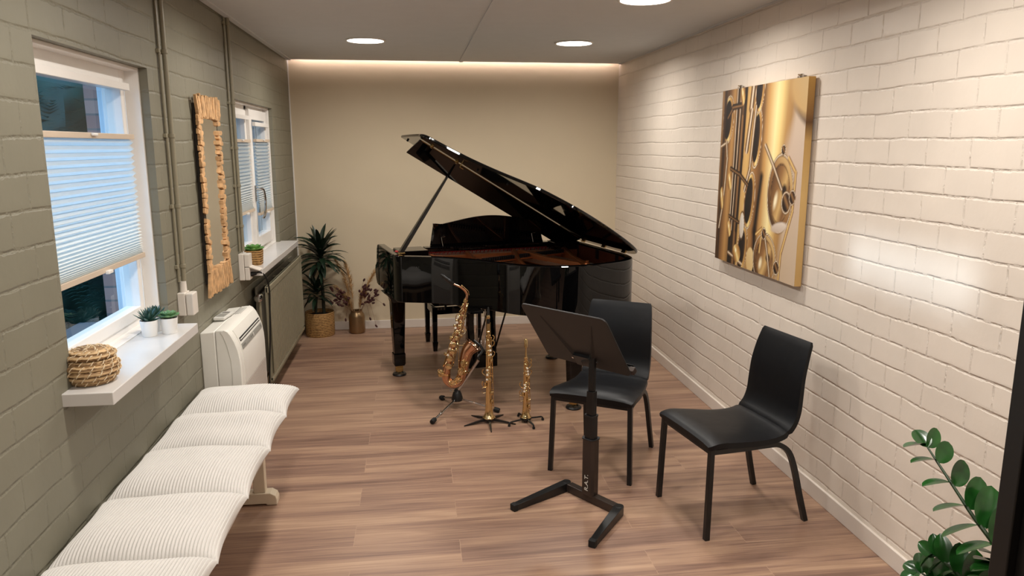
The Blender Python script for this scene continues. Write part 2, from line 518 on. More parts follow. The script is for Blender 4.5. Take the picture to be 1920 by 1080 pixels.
# ------------------------------------------------------------------ the room shell
YF = -1.6                                # wall behind the viewer
W1 = (2.55, 3.56, 1.02, 2.148)           # near window: y0, y1, z0, z1
W2 = (5.14, 6.50, 1.01, 2.118)           # far window
TK = 0.285
struct(MB().box(-0.4, W + 0.3, YF - 0.2, D + 0.3, -0.1, 0).build('floor', M['floor'], smooth=0))
struct(MB().box(0.012, W - 0.004, YF, D - 0.085, H, H + 0.03).build('ceiling', M['ceiling'], smooth=0))
struct(MB().box(-0.4, W + 0.3, YF - 0.2, D + 0.3, H + 0.17, H + 0.25).build('ceiling_void', M['ceiling'], smooth=0))

wl = MB()
Z1 = H + 0.17
for y0, y1, z0, z1 in ((YF - 0.2, W1[0], 0, Z1), (W1[1], W2[0], 0, Z1), (W2[1], D + 0.3, 0, Z1),
                       (W1[0], W1[1], 0, W1[2] - 0.03), (W1[0], W1[1], W1[3], Z1), (W2[0], W2[1], 0, W2[2] - 0.03), (W2[0], W2[1], W2[3], Z1)):
    wl.box(-0.10, 0, y0, y1, z0, z1)
    full = z0 == 0 and z1 == Z1
    wl.box(-TK, -0.10, y0 + (0.055 if full and y0 > 0 else 0), y1 - (0.055 if full and y1 < D else 0), z0, z1)
struct(wl.build('wall_left', M['sage_brick'], smooth=0))
struct(MB().box(W, W + 0.25, YF - 0.2, D + 0.3, 0, Z1).build('wall_right', M['cream_brick'], smooth=0))
struct(MB().box(0.006, W, D, D + 0.2, 0, Z1).build('wall_back', M['beige_wall'], smooth=0))
struct(MB().box(0, W, YF - 0.2, YF, 0, Z1).build('wall_front', M['front_wall'], smooth=0))
struct(MB().box(W - 0.015, W, YF, D - 0.014, 0, 0.084).build('baseboard_right', M['base'], smooth=0, bevel=0.003))
struct(MB().box(0.035, W - 0.015, D - 0.014, D, 0, 0.084).build('baseboard_back', M['base'], smooth=0, bevel=0.003))
struct(MB().box(0, 0.03, 4.9, D - 0.014, 0, 0.12).build('baseboard_left', M['sage'], smooth=0, bevel=0.003))
struct(MB().box(1.603, 1.637, YF, D - 0.085, H - 0.006, H).build('trim_1', M['ceiling'], smooth=0))
struct(MB().box(0.012, 0.05, YF, D - 0.085, H - 0.006, H).build('trim_2', M['ceiling'], smooth=0))
struct(MB().box(W - 0.03, W - 0.004, YF, D - 0.085, H - 0.005, H).build('trim_3', M['ceiling'], smooth=0))
struct(MB().box(0.0, 0.01, D - 0.008, D, 0.12, Z1).build('trim_4', M['white'], smooth=0))

# hidden light strip that washes the far wall through the gap in the ceiling
o = MB().box(0.05, W - 0.05, D - 0.10, D - 0.09, H + 0.034, H + 0.05).build('light_strip', M['cove'], smooth=0)
tag(o, 'pinkish cove light strip glowing along the top of the beige back wall', 'light')

# black steel door post beside the viewer
dj = MB()
dj.box(2.070, 2.120, 0.965, 1.0, 0, H)
dj.box(2.085, 2.22, 0.86, 0.965, 0, H)
dj.box(2.12, 2.22, 0.965, 0.985, 0, H)
struct(dj.build('door_1', M['black_frame'], smooth=0, bevel=0.002))

# ------------------------------------------------------------------ windows
def frame_ring(mb, x0, x1, y0, y1, z0, z1, w, wb=None):
    wb = w if wb is None else wb
    mb.box(x0, x1, y0, y0 + w, z0, z1); mb.box(x0, x1, y1 - w, y1, z0, z1)
    mb.box(x0, x1, y0 + w, y1 - w, z1 - w, z1); mb.box(x0, x1, y0 + w, y1 - w, z0, z0 + wb)

# near window
y0, y1, z0, z1 = W1
lining = MB(); frame_ring(lining, -0.10, -0.036, y0, y1, z0, z1, 0.014, 0.004)
win1 = struct(lining.build('window_1', M['white'], smooth=0, bevel=0.002))
fr = MB(); frame_ring(fr, -0.17, -0.092, y0, y1, z0, z1, 0.075, 0.055)
fr.build('window_frame', M['white'], win1, smooth=0, bevel=0.004)
sa = MB(); frame_ring(sa, -0.15, -0.084, y0 + 0.05, y1 - 0.05, z0 + 0.035, z1 - 0.05, 0.045, 0.05)
sa.build('glazing_bead', M['white'], win1, smooth=0, bevel=0.004)
MB().box(-0.122, -0.116, y0 + 0.09, y1 - 0.09, z0 + 0.08, z1 - 0.09).build('pane', M['glass'], win1, smooth=0)
MB().box(-0.09, 0.157, 2.47, 3.45, 0.976, 1.02).build('window_sill', M['sill'], win1, smooth=0, bevel=0.003)

# far window: fixed light and an opening sash with a lever handle
y0, y1, z0, z1 = W2
ym = 5.83
lining = MB(); frame_ring(lining, -0.10, -0.03, y0, y1, z0, z1, 0.014, 0.004)
win2 = struct(lining.build('window_2', M['white'], smooth=0, bevel=0.002))
fr = MB(); frame_ring(fr, -0.17, -0.075, y0, y1, z0, z1, 0.055, 0.05)
fr.box(-0.17, -0.075, ym - 0.035, ym + 0.035, z0, z1)
fr.build('window_frame', M['white'], win2, smooth=0, bevel=0.004)
sa = MB(); frame_ring(sa, -0.12, -0.066, y0 + 0.045, ym - 0.03, z0 + 0.04, z1 - 0.045, 0.05, 0.06)
sa.build('fixed_sash', M['white'], win2, smooth=0, bevel=0.004)
sa = MB(); frame_ring(sa, -0.12, -0.046, ym - 0.005, y1 - 0.03, z0 + 0.03, z1 - 0.035, 0.075, 0.085)
sash = sa.build('opening_sash', M['white'], win2, smooth=0, bevel=0.004)
hd = MB()
hd.box(-0.046, -0.036, ym + 0.018, ym + 0.046, 1.40, 1.52)
hd.tube(catmull([(-0.04, ym + 0.032, 1.49), (0.0, ym + 0.032, 1.495), (0.015, ym + 0.05, 1.48), (0.018, ym + 0.075, 1.40), (0.012, ym + 0.06, 1.30), (0.0, ym + 0.04, 1.27)], 5), 0.009, 8)
hd.build('handle', M['chrome'], sash)
MB().box(-0.10, -0.096, y0 + 0.08, ym - 0.07, z0 + 0.08, z1 - 0.08).build('pane', M['glass'], win2, smooth=0)
MB().box(-0.086, -0.080, ym + 0.06, y1 - 0.09, z0 + 0.1, z1 - 0.1).build('pane', M['glass'], win2, smooth=0)
MB().box(-0.09, 0.14, 5.03, 6.58, 0.966, 1.01).build('window_sill', M['sill'], win2, smooth=0, bevel=0.003)

def blind(label, y0, y1, zb, zt, ztop, x, pitch=0.028, rail=0.022, n_dense=14):
    t = thing('pleated_blind', label, 'blind', (x, (y0 + y1) / 2, zb), group='pleated blinds on the windows')
    w = (y1 - y0) / 2
    zs = []
    z = zt - rail; hgt = zt - zb; z_end = zb + rail
    NP = int((z - z_end) / (pitch * 0.62))
    wts = [1.0 - 0.86 * min(1, max(0, (i / NP - 0.25) / 0.7)) ** 1.0 for i in range(NP)]
    tot = sum(wts)
    zs = [z]
    for w_ in wts:
        h_ = (z - z_end) * w_ / tot
        zs += [zs[-1] - h_ * 0.5, zs[-1] - h_]
    mb = MB()
    a = [(0.009 if i % 2 else -0.009) for i in range(len(zs))]
    rows = [[(a[i], -w + 0.004, zs[i] - zb), (a[i], w - 0.004, zs[i] - zb)] for i in range(len(zs))]
    mb.loft(rows, closed=False, caps=False)
    mb.build('pleated_cloth', M['blind'], t, smooth=0)
    MB().box(-0.012, 0.013, -w, w, hgt - rail, hgt).build('top_rail', M['rail'], t, smooth=0, bevel=0.002)
    b = MB().box(-0.012, 0.013, -w, w, 0, rail).build('bottom_rail', M['rail'], t, smooth=0, bevel=0.002)
    MB().box(0.013, 0.028, -0.022, 0.022, -0.004, 0.010).build('pull_tab', M['white'], b, smooth=0, bevel=0.003)
    MB().box(0.013, 0.024, -0.022, 0.022, 0.002, 0.012).build('pull_tab', M['white'], t, smooth=0, bevel=0.003, loc=(0, 0, hgt - 0.014))
    MB().box(-0.012, 0.012, -w, w, ztop - zb - 0.03, ztop - zb).build('head_rail', M['white'], t, smooth=0, bevel=0.002)
    for s in (-1, 1):
        MB().cyl((0, s * (w - 0.03), hgt), (0, s * (w - 0.03), ztop - zb - 0.02), 0.0012, n=6).build('guide_cord', M['pot'], t)
        MB().cyl((0, s * (w - 0.03), 0), (0, s * (w - 0.03), W1[2] + 0.06 - zb), 0.0012, n=6).build('guide_cord', M['pot'], t)
    return t
blind('wide white pleated blind half drawn in the near window', 2.625, 3.475, 1.325, 1.862, 2.075, -0.062)
blind('narrow white pleated blind in the left light of the far window', 5.215, 5.78, 1.335, 1.86, 2.03, -0.048)
blind('narrow white pleated blind in the handled right sash of the far window', 5.89, 6.42, 1.29, 1.865, 1.99, -0.030)

# ------------------------------------------------------------------ outside the windows
struct(MB().box(-9, -0.31, -4, 16, -0.1, 0.0).build('garden_ground', M['outground'], smooth=0))
struct(MB().box(-0.287, -0.228, 3.598, 3.614, 0.9, 2.3).build('outside_brick_reveal', M['outbrick'], smooth=0))
struct(MB().box(-0.227, -0.172, 3.585, 3.614, 0.9, 2.3).build('outside_white_board', M['outwhite'], smooth=0))
struct(MB().box(-0.42, -0.17, 2.5, 3.62, 0.96, 1.0).build('outside_sill', M['outdark'], smooth=0))
struct(MB().box(-3.1, -3.0, -1.5, 9.0, 1.42, 2.45).build('outside_sun_blocker', M['outdark'], smooth=0))  # unseen board, added to keep the low sun off the upper panes
fe = MB()
for i in range(34):
    yy = 6.6 + i * 0.17
    fe.box(-1.33 - 0.03 * (i % 2), -1.25 - 0.03 * (i % 2), yy, yy + 0.145, 0, 3.6)
struct(fe.build('outside_board_fence', M['fence'], smooth=0))

random.seed(4)
tr = thing('conifer_tree', 'dark bluish green conifer close outside the near window', 'tree', (-1.3, 5.5, 0))
MB().tube([(0, 0, 0), (0.02, 0, 1.6), (0, 0.02, 3.4)], [0.07, 0.05, 0.02], 8).build('trunk', M['bark'], tr)
fo = MB()
for i in range(4200):
    zz = random.uniform(0.15, 3.5)
    a = random.uniform(0, 2 * PI)
    rr = (0.80 - 0.08 * zz) * math.sqrt(random.uniform(0.05, 1))
    c = Vector((math.cos(a) * rr, math.sin(a) * rr * 1.25, zz))
    out = Vector((math.cos(a), math.sin(a), random.uniform(-0.3, 0.9))).normalized()
    side = out.cross(Vector((random.uniform(-.4, .4), random.uniform(-.4, .4), 1))).normalized()
    L = random.uniform(0.16, 0.34)
    up = side.cross(out)
    for s in range(7):
        f = s / 6
        p = c + out * L * f + up * (-0.05 * f * f)
        w = 0.07 * (1 - f * 0.75)
        for sg in (-1, 1):
            q = p + side * sg * w + out * w * 0.8
            d = (q - p).cross(up).normalized() * 0.006
            fo.add([p - d, p + d, q], [(0, 1, 2)])
fo.build('foliage', M['conifer'], tr, smooth=0)
ic = MB()
def lump(u, v):
    a = 2 * PI * u; z = 0.2 + 3.2 * v
    r = 0.62 * math.sin(PI * (0.04 + 0.92 * v)) ** 0.5 * (1 + 0.12 * math.sin(5 * a + 9 * v) + 0.08 * math.sin(11 * a - 23 * v))
    return (r * math.cos(a), r * math.sin(a) * 1.2, z)
ic.grid(lump, 40, 30)
ic.build('inner_foliage', M['conifer'], tr, smooth=60)
tr2 = copy_tree(tr)
tag(tr2, 'second dark conifer further away, behind the first one outside the near window', 'tree')
tr2.location = (-2.7, 8.5, 0); tr2.rotation_euler = (0, 0, 1.9); tr2.scale = (2.0, 2.0, 1.3)

# ------------------------------------------------------------------ ceiling lights
def downlight(x, y, label, group=None):
    t = thing('ceiling_light', label, 'ceiling light', (x, y, H), group=group)
    MB().lathe([(0.150, 0.0), (0.152, -0.006), (0.146, -0.010), (0.137, -0.009), (0.135, 0.0)], n=48).build('trim_ring', M['lamp_ring'], t)
    MB().lathe([(0.0005, -0.004), (0.136, -0.004), (0.136, -0.0075), (0.0005, -0.0085)], n=48).build('diffuser', M['lamp'], t)
    l = bpy.data.lights.new('lamp_light', 'AREA')
    l.shape = 'DISK'; l.size = 0.26; l.energy = LAMP_POWER; l.color = LAMP_COLOR; l.spread = math.radians(165)
    lo = bpy.data.objects.new('lamp_light', l); COL.objects.link(lo); lo.parent = t; lo.location = (0, 0, -0.012)
    return t
downlight(0.813, 5.962, 'round recessed ceiling light left of the ceiling seam, above the far window side')
downlight(2.412, 5.918, 'round recessed ceiling light right of the ceiling seam, far row')
downlight(2.43, 4.155, 'round recessed ceiling light cut off by the top edge of the photo')
for xx, yy in ((0.81, 4.16), (0.81, 2.38), (2.42, 2.38), (0.81, 0.6), (2.42, 0.6)):
    downlight(xx, yy, 'round recessed ceiling light nearer the viewer, above the edge of the photo', 'ceiling lights above the photo')

# ------------------------------------------------------------------ conduits and sockets on the sage wall
def conduit(label, y, zb, zs, off):
    t = thing('wall_conduit', label, 'pipe', (0, y, zb))
    MB().cyl((0.024, 0, 0), (0.024, 0, H - zb + 0.02), 0.0115, n=14).build('pipe', M['sage'], t)
    MB().tube([(0.009, off, 0.0), (0.009, off + 0.004, 0.5), (0.009, off - 0.003, 0.9), (0.009, off, H - zb + 0.01)], 0.006, 8).build('thin_cable', M['sage'], t)
    for z in zs:
        c = MB()
        c.lathe([(0.0115, -0.009), (0.0155, -0.009), (0.0155, 0.009), (0.0115, 0.009)], (0.024, 0, z - zb), 14)
        c.box(0, 0.014, -0.045, 0.03, z - zb - 0.009, z - zb + 0.009)
        c.cyl((0.014, 0.026, z - zb), (0.03, 0.026, z - zb), 0.004, n=8)
        c.build('clamp', M['sage'], t, bevel=0.001)
    return t
conduit('sage painted pipe on the wall between the near window and the mirror', 3.745, 1.165, (1.24, 1.53, 1.86, 2.24), -0.026)
conduit('sage painted pipe on the wall right of the mirror, by the far window', 5.028, 1.135, (1.30, 1.56, 1.80, 2.08, 2.56), -0.028)

t = thing('wall_socket', 'white surface mounted socket below the pipe beside the near window', 'socket', (0, 3.74, 1.03))
MB().box(0, 0.036, -0.042, 0.042, -0.03, 0.082).build('back_box', M['socket'], t, smooth=0, bevel=0.004)
MB().box(0.038, 0.072, -0.040, 0.040, -0.03, 0.078).build('hinged_cover', M['socket'], t, smooth=0, bevel=0.005)
MB().cyl((0.02, 0, 0.082), (0.02, 0, 0.135), 0.017, 0.015, 16).build('pipe_sleeve', M['socket'], t)
t = thing('wall_socket', 'white double socket with an open flap and black plug beside the radiator', 'socket', (0, 5.03, 0.945))
MB().box(0, 0.034, -0.05, 0.045, 0, 0.175).build('back_box', M['socket'], t, smooth=0, bevel=0.004)
MB().box(0.036, 0.068, -0.046, 0.04, 0.088, 0.172).build('hinged_cover', M['socket'], t, smooth=0, bevel=0.004)
MB().box(0.036, 0.066, -0.046, 0.04, 0.0, 0.085).build('socket_body', M['socket'], t, smooth=0, bevel=0.004)
fl = MB().obox((0.098, -0.004, 0.076), 0.072, 0.084, 0.008, Euler((0, 0.35, 0)).to_matrix())
fl.build('open_flap', M['socket'], t, smooth=0, bevel=0.002)
t = tag(MB().tube(catmull([(0.066, 5.02, 0.98), (0.09, 5.02, 0.985), (0.125, 5.03, 0.99), (0.155, 5.05, 0.95), (0.165, 5.08, 0.86), (0.16, 5.085, 0.74), (0.15, 5.09, 0.55), (0.13, 5.10, 0.3), (0.12, 5.06, 0.02)], 6), 0.0055, 8).build('power_cord', M['cable']),
        'black power cord hanging from the double socket in front of the radiator end', 'cord')
_p = MB().cyl((0.067, 5.02, 0.98), (0.10, 5.02, 0.986), 0.016, 0.011, 12).build('plug', M['cable'], t)

# ------------------------------------------------------------------ mirror with driftwood frame
random.seed(11)
YA, YB, ZA, ZB = 4.225, 4.57, 1.115, 1.985
t = thing('wall_mirror', 'tall narrow mirror framed with driftwood chips on the sage wall', 'mirror', (0.004, (YA + YB) / 2, 1.03))
hw = (YB - YA) / 2; zb = 1.03
MB().box(0, 0.018, -hw - 0.035, hw + 0.035, ZA - zb - 0.05, ZB - zb + 0.05).build('backing_board', M['chip_dark'], t, smooth=0)
MB().box(0.018, 0.021, -hw - 0.005, hw + 0.005, ZA - zb - 0.005, ZB - zb + 0.005).build('mirror_glass', M['mirror'], t, smooth=0)
def chip(c, along, length, wid, th):
    """a rough split stick: along is its long direction in the wall plane"""
    al = Vector((0, along[0], along[1])).normalized()
    ac = Vector((0, -al.z, al.y))
    mb = MB(); rings = []
    for k, f in enumerate((-0.5, -0.2, 0.2, 0.5)):
        ww = wid * random.uniform(0.8, 1.05) * (0.85 if k in (0, 3) else 1)
        tt = th * random.uniform(0.8, 1.1)
        p = V3(c) + al * length * f + ac * random.uniform(-0.003, 0.003)
        rings.append([p + ac * ww / 2 * a + Vector((tt * b, 0, 0)) for a, b in ((-1, 0), (-0.93, 0.95), (0, 1.08), (0.93, 0.95), (1, 0))])
    mb.loft(rings)
    mb.build('wood_chip', M['chip'], t, smooth=50)
n = 17
for i in range(n):
    f = i / (n - 1)
    y = -hw - 0.045 + f * (2 * hw + 0.09)
    fan = (f - 0.5) * 0.5
    chip((0.021, y + fan * 0.03, ZB - zb + 0.035), (fan, 1), random.uniform(0.10, 0.135), 0.025, 0.016)
    chip((0.021, y + fan * 0.06, ZA - zb - 0.045), (-fan, 1), random.uniform(0.12, 0.16), 0.026, 0.016)
m_ = 33
for s in (-1, 1):
    for i in range(m_):
        z = ZA - zb - 0.01 + (ZB - ZA + 0.02) * i / (m_ - 1)
        if s < 0 and i == 12: continue
        if s > 0 and i == 29: continue
        chip((0.021, s * (hw + 0.024 + random.uniform(-0.006, 0.006)), z), (1, random.uniform(-0.28, 0.22)), random.uniform(0.058, 0.084), 0.031, random.uniform(0.009, 0.017))

# ------------------------------------------------------------------ radiator
t = thing('radiator', 'sage green panel radiator with vertical ribs under the far window sill', 'radiator', (0, 5.27, 0.16))
RL, RH = 1.55, 0.685
def ribbed(x, dx):
    def fn(u, v):
        y = 0.02 + u * (RL - 0.04)
        k = (y / 0.05) % 1.0
        r = 0.0 if k < 0.3 or k > 0.7 else 0.011
        return (x + dx * r, y, 0.045 + v * (RH - 0.09))
    return fn
f = MB()
f.grid(ribbed(0.113, 1), 460, 1)
f.box(0.098, 0.112, 0.0, RL, 0.0, RH)
frp = f.build('front_panel', M['sage'], t, smooth=0)
MB().box(0.098, 0.122, 0, RL, RH - 0.045, RH).build('top_edge', M['sage'], frp, smooth=0, bevel=0.006)
MB().box(0.098, 0.122, 0, RL, 0, 0.03).build('bottom_edge', M['sage'], frp, smooth=0, bevel=0.006)
MB().box(0.03, 0.042, 0, RL, 0.0, RH).build('rear_panel', M['sage_dark'], t, smooth=0, bevel=0.003)
fin = MB()
for i in range(60):
    y = 0.05 + i * (RL - 0.1) / 59
    fin.box(0.044, 0.096, y, y + 0.002, 0.06, RH - 0.06)
fin.build('convector_fins', M['sage_dark'], t, smooth=0)
for y in (0.25, 0.62, 1.0, 1.36):
    MB().cyl((0.042, y, RH - 0.03), (0.098, y, RH - 0.03), 0.009, n=10).build('spacer', M['sage'], t)
v = MB()
v.cyl((0.07, -0.10, RH - 0.06), (0.07, 0.0, RH - 0.06), 0.014, n=12)
v.cyl((0.07, -0.06, RH - 0.06), (0.07, -0.06, -0.16), 0.010, n=12)
vp = v.build('supply_pipe', M['sage'], t)
MB().lathe([(0.010, 0), (0.026, 0.002), (0.028, 0.02), (0.022, 0.03), (0.024, 0.05), (0.016, 0.06), (0.001, 0.061)], (0.07, -0.07, RH - 0.06), 18, axis=(0, -1, 0.0)).build('valve_knob', M['chrome'], t)

# ------------------------------------------------------------------ wall air conditioner
AY0, AY1 = 4.01, 4.64
t = thing('air_conditioner', 'white floor console air conditioner against the sage wall', 'air conditioner', (0, AY0, 0.08))
AL = AY1 - AY0; az = 0.08
backp = [(0, 0), (0.077, 0), (0.077, 0.762), (0.0, 0.754)]
def yprism(pts, y0, y1):
    return MB().loft([[(p[0], y, p[1]) for p in pts] for y in (y0, y1)])
yprism(backp, 0.0, AL).build('rear_case', M['ac'], t, bevel=0.006)
arc = [(0.130, 0.768), (0.148, 0.758), (0.164, 0.735), (0.180, 0.70), (0.194, 0.655), (0.202, 0.60), (0.205, 0.55)]
yprism([(0.079, 0.0), (0.205, 0.0)] + arc[::-1] + [(0.079, 0.764)], 0.0, AL).build('front_case', M['ac'], t, bevel=0.005)
# raised side cheek that follows the curve
for ys in ((-0.006, 0.0), (AL, AL + 0.006)):
    ck = [(0.135, 0.0), (0.2, 0.0)] + [(x - 0.004, z) for x, z in arc[::-1]] + [(0.105, 0.757), (0.118, 0.735), (0.135, 0.68), (0.15, 0.60), (0.153, 0.52)]
    yprism(ck[::-1], *ys).build('side_cheek', M['ac'], t, bevel=0.002)
def on_face(s):
    """point and normal on the curved front: s is the distance down from the top lip"""
    P = arc + [(0.205, 0.0)]
    for a, b in zip(P, P[1:]):
        d = math.hypot(b[0] - a[0], b[1] - a[1])
        if s <= d:
            f = s / d
            return Vector((a[0] + (b[0] - a[0]) * f, 0, a[1] + (b[1] - a[1]) * f)), Vector((-(b[1] - a[1]) / d, 0, (b[0] - a[0]) / d))
        s -= d
    return Vector((0.205, 0, 0)), Vector((1, 0, 0))
def face_strip(name, m, s0, s1, ya, yb, h, parent, n=6):
    mb = MB(); rings = []
    for i in range(n + 1):
        p, nn = on_face(s0 + (s1 - s0) * i / n)
        rings.append([(p.x + nn.x * q, y, p.z + nn.z * q) for y, q in ((ya, -0.002), (ya, h), (yb, h), (yb, -0.002))])
    mb.loft(rings)
    return mb.build(name, m, parent)
fc = face_strip('front_cover', M['ac'], 0.03, 0.335, 0.055, AL - 0.035, 0.004, t, 10)
face_strip('air_outlet', M['dark'], 0.085, 0.105, 0.075, AL - 0.05, 0.006, t)
face_strip('outlet_vane', M['ac'], 0.092, 0.097, 0.078, AL - 0.053, 0.010, t)
st = face_strip('display_strip', M['ac_grey'], 0.118, 0.148, 0.068, AL - 0.05, 0.0075, t)
for yy, w in ((0.085, 0.016), (0.108, 0.03), (0.24, 0.008), (0.27, 0.022), (0.305, 0.022), (AL - 0.10, 0.03)):
    face_strip('printed_mark', M['grey_txt'], 0.127, 0.136, yy, yy + w, 0.0082, st, 2)
face_strip('indicator_light', M['white'], 0.123, 0.143, 0.345, 0.352, 0.0085, st, 2)
# perforated lower grille
k = NT('perforated_grille')
tc = k.n('ShaderNodeTexCoord'); sp = k.n('ShaderNodeSeparateXYZ'); k.l(tc.outputs['Object'], sp.inputs[0])
sa_ = k.math('SINE', k.math('MULTIPLY', k.math('ADD', sp.outputs[1], sp.outputs[2]), 430.0))
sb_ = k.math('SINE', k.math('MULTIPLY', k.math('SUBTRACT', sp.outputs[1], sp.outputs[2]), 430.0))
ff = k.math('GREATER_THAN', k.math('MULTIPLY', sa_, sb_), 0.25)
rr = k.ramp(ff, [(0.0, lin((222, 214, 206))), (1.0, lin((118, 108, 102)))])
k.l(rr.outputs[0], k.b.inputs['Base Color']); k.b.inputs['Roughness'].default_value = 0.4
k.bump(k.math('MULTIPLY', ff, -1.0), 0.5, 0.003)
M['grille'] = k.m
face_strip('intake_grille', M['grille'], 0.345, 0.72, 0.055, AL - 0.03, 0.003, t, 4)
tg = MB()
for i in range(5): tg.box(0.083 + i * 0.009, 0.086 + i * 0.009, 0.40, AL - 0.05, 0.764, 0.768)
tg.build('top_grille', M['ac_grey'], t, smooth=0)
t2 = thing('remote_control', 'small white remote control lying on top of the air conditioner', 'remote control', (0.046, AY0 + 0.33, 0.08 + 0.765), -0.08)
MB().box(-0.032, 0.032, -0.085, 0.085, 0.0, 0.018).build('housing', M['remote'], t2, smooth=0, bevel=0.006)
MB().box(-0.022, 0.022, -0.06, 0.01, 0.018, 0.0195).build('display', M['ac_grey'], t2, smooth=0)
MB().box(-0.02, 0.02, 0.03, 0.06, 0.018, 0.020).build('button_pad', M['grey_txt'], t2, smooth=0, bevel=0.001)

# ------------------------------------------------------------------ bench with corduroy cushions
t = thing('bench', 'low cream wooden bench with T shaped feet along the sage wall', 'bench', (0.25, 3.7, 0))
MB().box(-0.235, 0.186, -2.9, 0.20, 0.447, 0.478).build('seat_board', M['benchwood'], t, smooth=0, bevel=0.004)
MB().box(0.165, 0.18, -2.88, 0.2, 0.40, 0.447).build('apron', M['bench'], t, smooth=0, bevel=0.003)
for yy in (0.0, -2.5):
    q = MB()
    q.loft([[(x, y, z) for x, z in ((-0.2, 0), (-0.2, 0.03), (-0.175, 0.065), (0.13, 0.065), (0.155, 0.05), (0.162, 0.03), (0.162, 0.0), (0.11, 0.0), (0.105, 0.008), (-0.14, 0.008), (-0.145, 0))] for y in (yy - 0.035, yy + 0.035)])
    q.build('foot', M['bench'], t, smooth=0, bevel=0.004)
    MB().box(0.045, 0.105, yy - 0.024, yy + 0.024, 0.065, 0.447).build('leg', M['bench'], t, smooth=0, bevel=0.004)
    MB().box(-0.14, -0.08, yy - 0.024, yy + 0.024, 0.065, 0.447).build('leg', M['bench'], t, smooth=0, bevel=0.004)

def cushion_mesh(seed, L, Wd, T):
    random.seed(seed)
    ph = [random.uniform(0, 6.28) for _ in range(6)]
    NR = 44
    def fn(sign):
        def g(u, v):
            x = (u - 0.5); y = (v - 0.5)
            ex = 1 - abs(2 * x) ** 5.0; ey = 1 - abs(2 * y) ** 4.5
            th = max(ex, 0) ** 0.42 * max(ey, 0) ** 0.42
            th *= 0.74 + 0.26 * (1 - abs(2 * x) ** 2) * (1 - abs(2 * y) ** 2)
            pinch = 1 - 0.07 * (1 - abs(2 * y) ** 2) * (abs(2 * x) ** 6)
            pin2 = 1 - 0.035 * (1 - abs(2 * x) ** 2) * (abs(2 * y) ** 6)
            rib = abs(math.sin(u * NR * PI)) ** 0.6 * 0.006
            wv = 0.004 * math.sin(5 * x + ph[0]) * math.sin(6 * y + ph[1]) + 0.003 * math.sin(11 * x + ph[2] + 4 * y)
            sx = 0.006 * math.sin(7 * y + ph[3])
            zc = 0.03 - 0.015 * (abs(2 * y) ** 2) 
            z = sign * th * T * (0.62 if sign > 0 else 0.38) + (rib * (0.3 + 0.7 * min(1, th * 2)) if sign > 0 else 0) + wv * th
            return (x * Wd * pinch + sx * th, y * L * pin2, z)
        return g
    mb = MB()
    mb.grid(fn(1), NR * 6, 40)
    mb.grid(fn(-1), 60, 30)
    return mb
cus = ('farthest white corduroy cushion on the bench, next to the air conditioner',
       'second white corduroy cushion from the far end of the bench',
       'middle white corduroy cushion of the bench, third from the far end',
       'fourth white corduroy cushion from the far end of the bench',
       'nearest white corduroy cushion of the bench, cut by the bottom of the photo')
ys = (3.92, 3.515, 3.105, 2.665, 2.225, 1.79)
for i in range(5):
    yc = (ys[i] + ys[i + 1]) / 2; L = ys[i] - ys[i + 1] + 0.006
    o = cushion_mesh(20 + i, L, 0.51, 0.108).build('cushion', M['cord'], None, smooth=60)
    o.location = (0.258, yc, 0.478 + 0.050)
    o.rotation_euler = (0.012, 0.0, 0.0)
    tag(o, cus[i], 'cushion', 'corduroy cushions on the bench')

# ------------------------------------------------------------------ grand piano
PT = math.radians(13)
piano = thing('grand_piano', 'black polished baby grand piano with its lid propped open', 'piano', (0.848, 6.065, 0), PT)
def L3(u, t, z): return Vector((u, -t, z))          # local: u along the keyboard, t towards the tail
outer = catmull([(0.03, 0.735, 0), (0.07, 0.755, 0), (0.18, 0.812, 0), (0.297, 0.893, 0), (0.40, 1.0, 0), (0.50, 1.135, 0), (0.60, 1.305, 0), (0.68, 1.42, 0), (0.757, 1.485, 0), (0.912, 1.562, 0), (1.095, 1.587, 0), (1.30, 1.552, 0),
                 (1.46, 1.485, 0), (1.56, 1.38, 0), (1.603, 1.22, 0)], 5)
outer = [Vector((0, 0, 0)), Vector((-0.004, 0.2, 0)), Vector((-0.005, 0.4, 0)), Vector((-0.004, 0.6, 0)), Vector((0.0, 0.68, 0)), Vector((0.012, 0.715, 0))] + outer + [Vector((1.606, 1.0, 0)), Vector((1.604, 0.5, 0)), Vector((1.60, 0, 0))]
outer = [(p.x, -p.y) for p in outer]
def inset(path, d):
    out = []
    n = len(path)
    for i, p in enumerate(path):
        a = path[max(i - 1, 0)]; b = path[min(i + 1, n - 1)]
        tx, ty = b[0] - a[0], b[1] - a[1]
        l = math.hypot(tx, ty)
        out.append((p[0] - ty / l * d, p[1] + tx / l * d))
    return out
inner = inset(outer, 0.05)
RT, RB = 1.03, 0.69
n = len(outer)
rim = MB()
rings = []
for i in range(n):
    ox, oy = outer[i]; ix, iy = inner[i]
    bx, by = ox + (ix - ox) * 0.08, oy + (iy - oy) * 0.08
    rings.append([(ox, oy, RB + 0.004), (ox, oy, RT - 0.005), (bx, by, RT), (ix, iy, RT), (ix, iy, RB), (bx, by, RB)])
rim.loft(rings)
rim.build('rim', M['piano'], piano, smooth=30)
mid = inset(outer, 0.052); mid2 = inset(outer, 0.058)
ir = MB(); rings = []
for i in range(4, n - 1):
    a, b = mid[i], mid2[i]
    rings.append([(a[0], a[1], 0.80), (a[0], a[1], RT - 0.012), (b[0], b[1], RT - 0.012), (b[0], b[1], 0.80)])
ir.loft(rings)
ir.build('inner_rim', M['piano_in'], piano, smooth=40)
MB().prism(inset(outer, 0.03), RB + 0.002, RB + 0.03).build('bottom_board', M['piano'], piano, smooth=0)
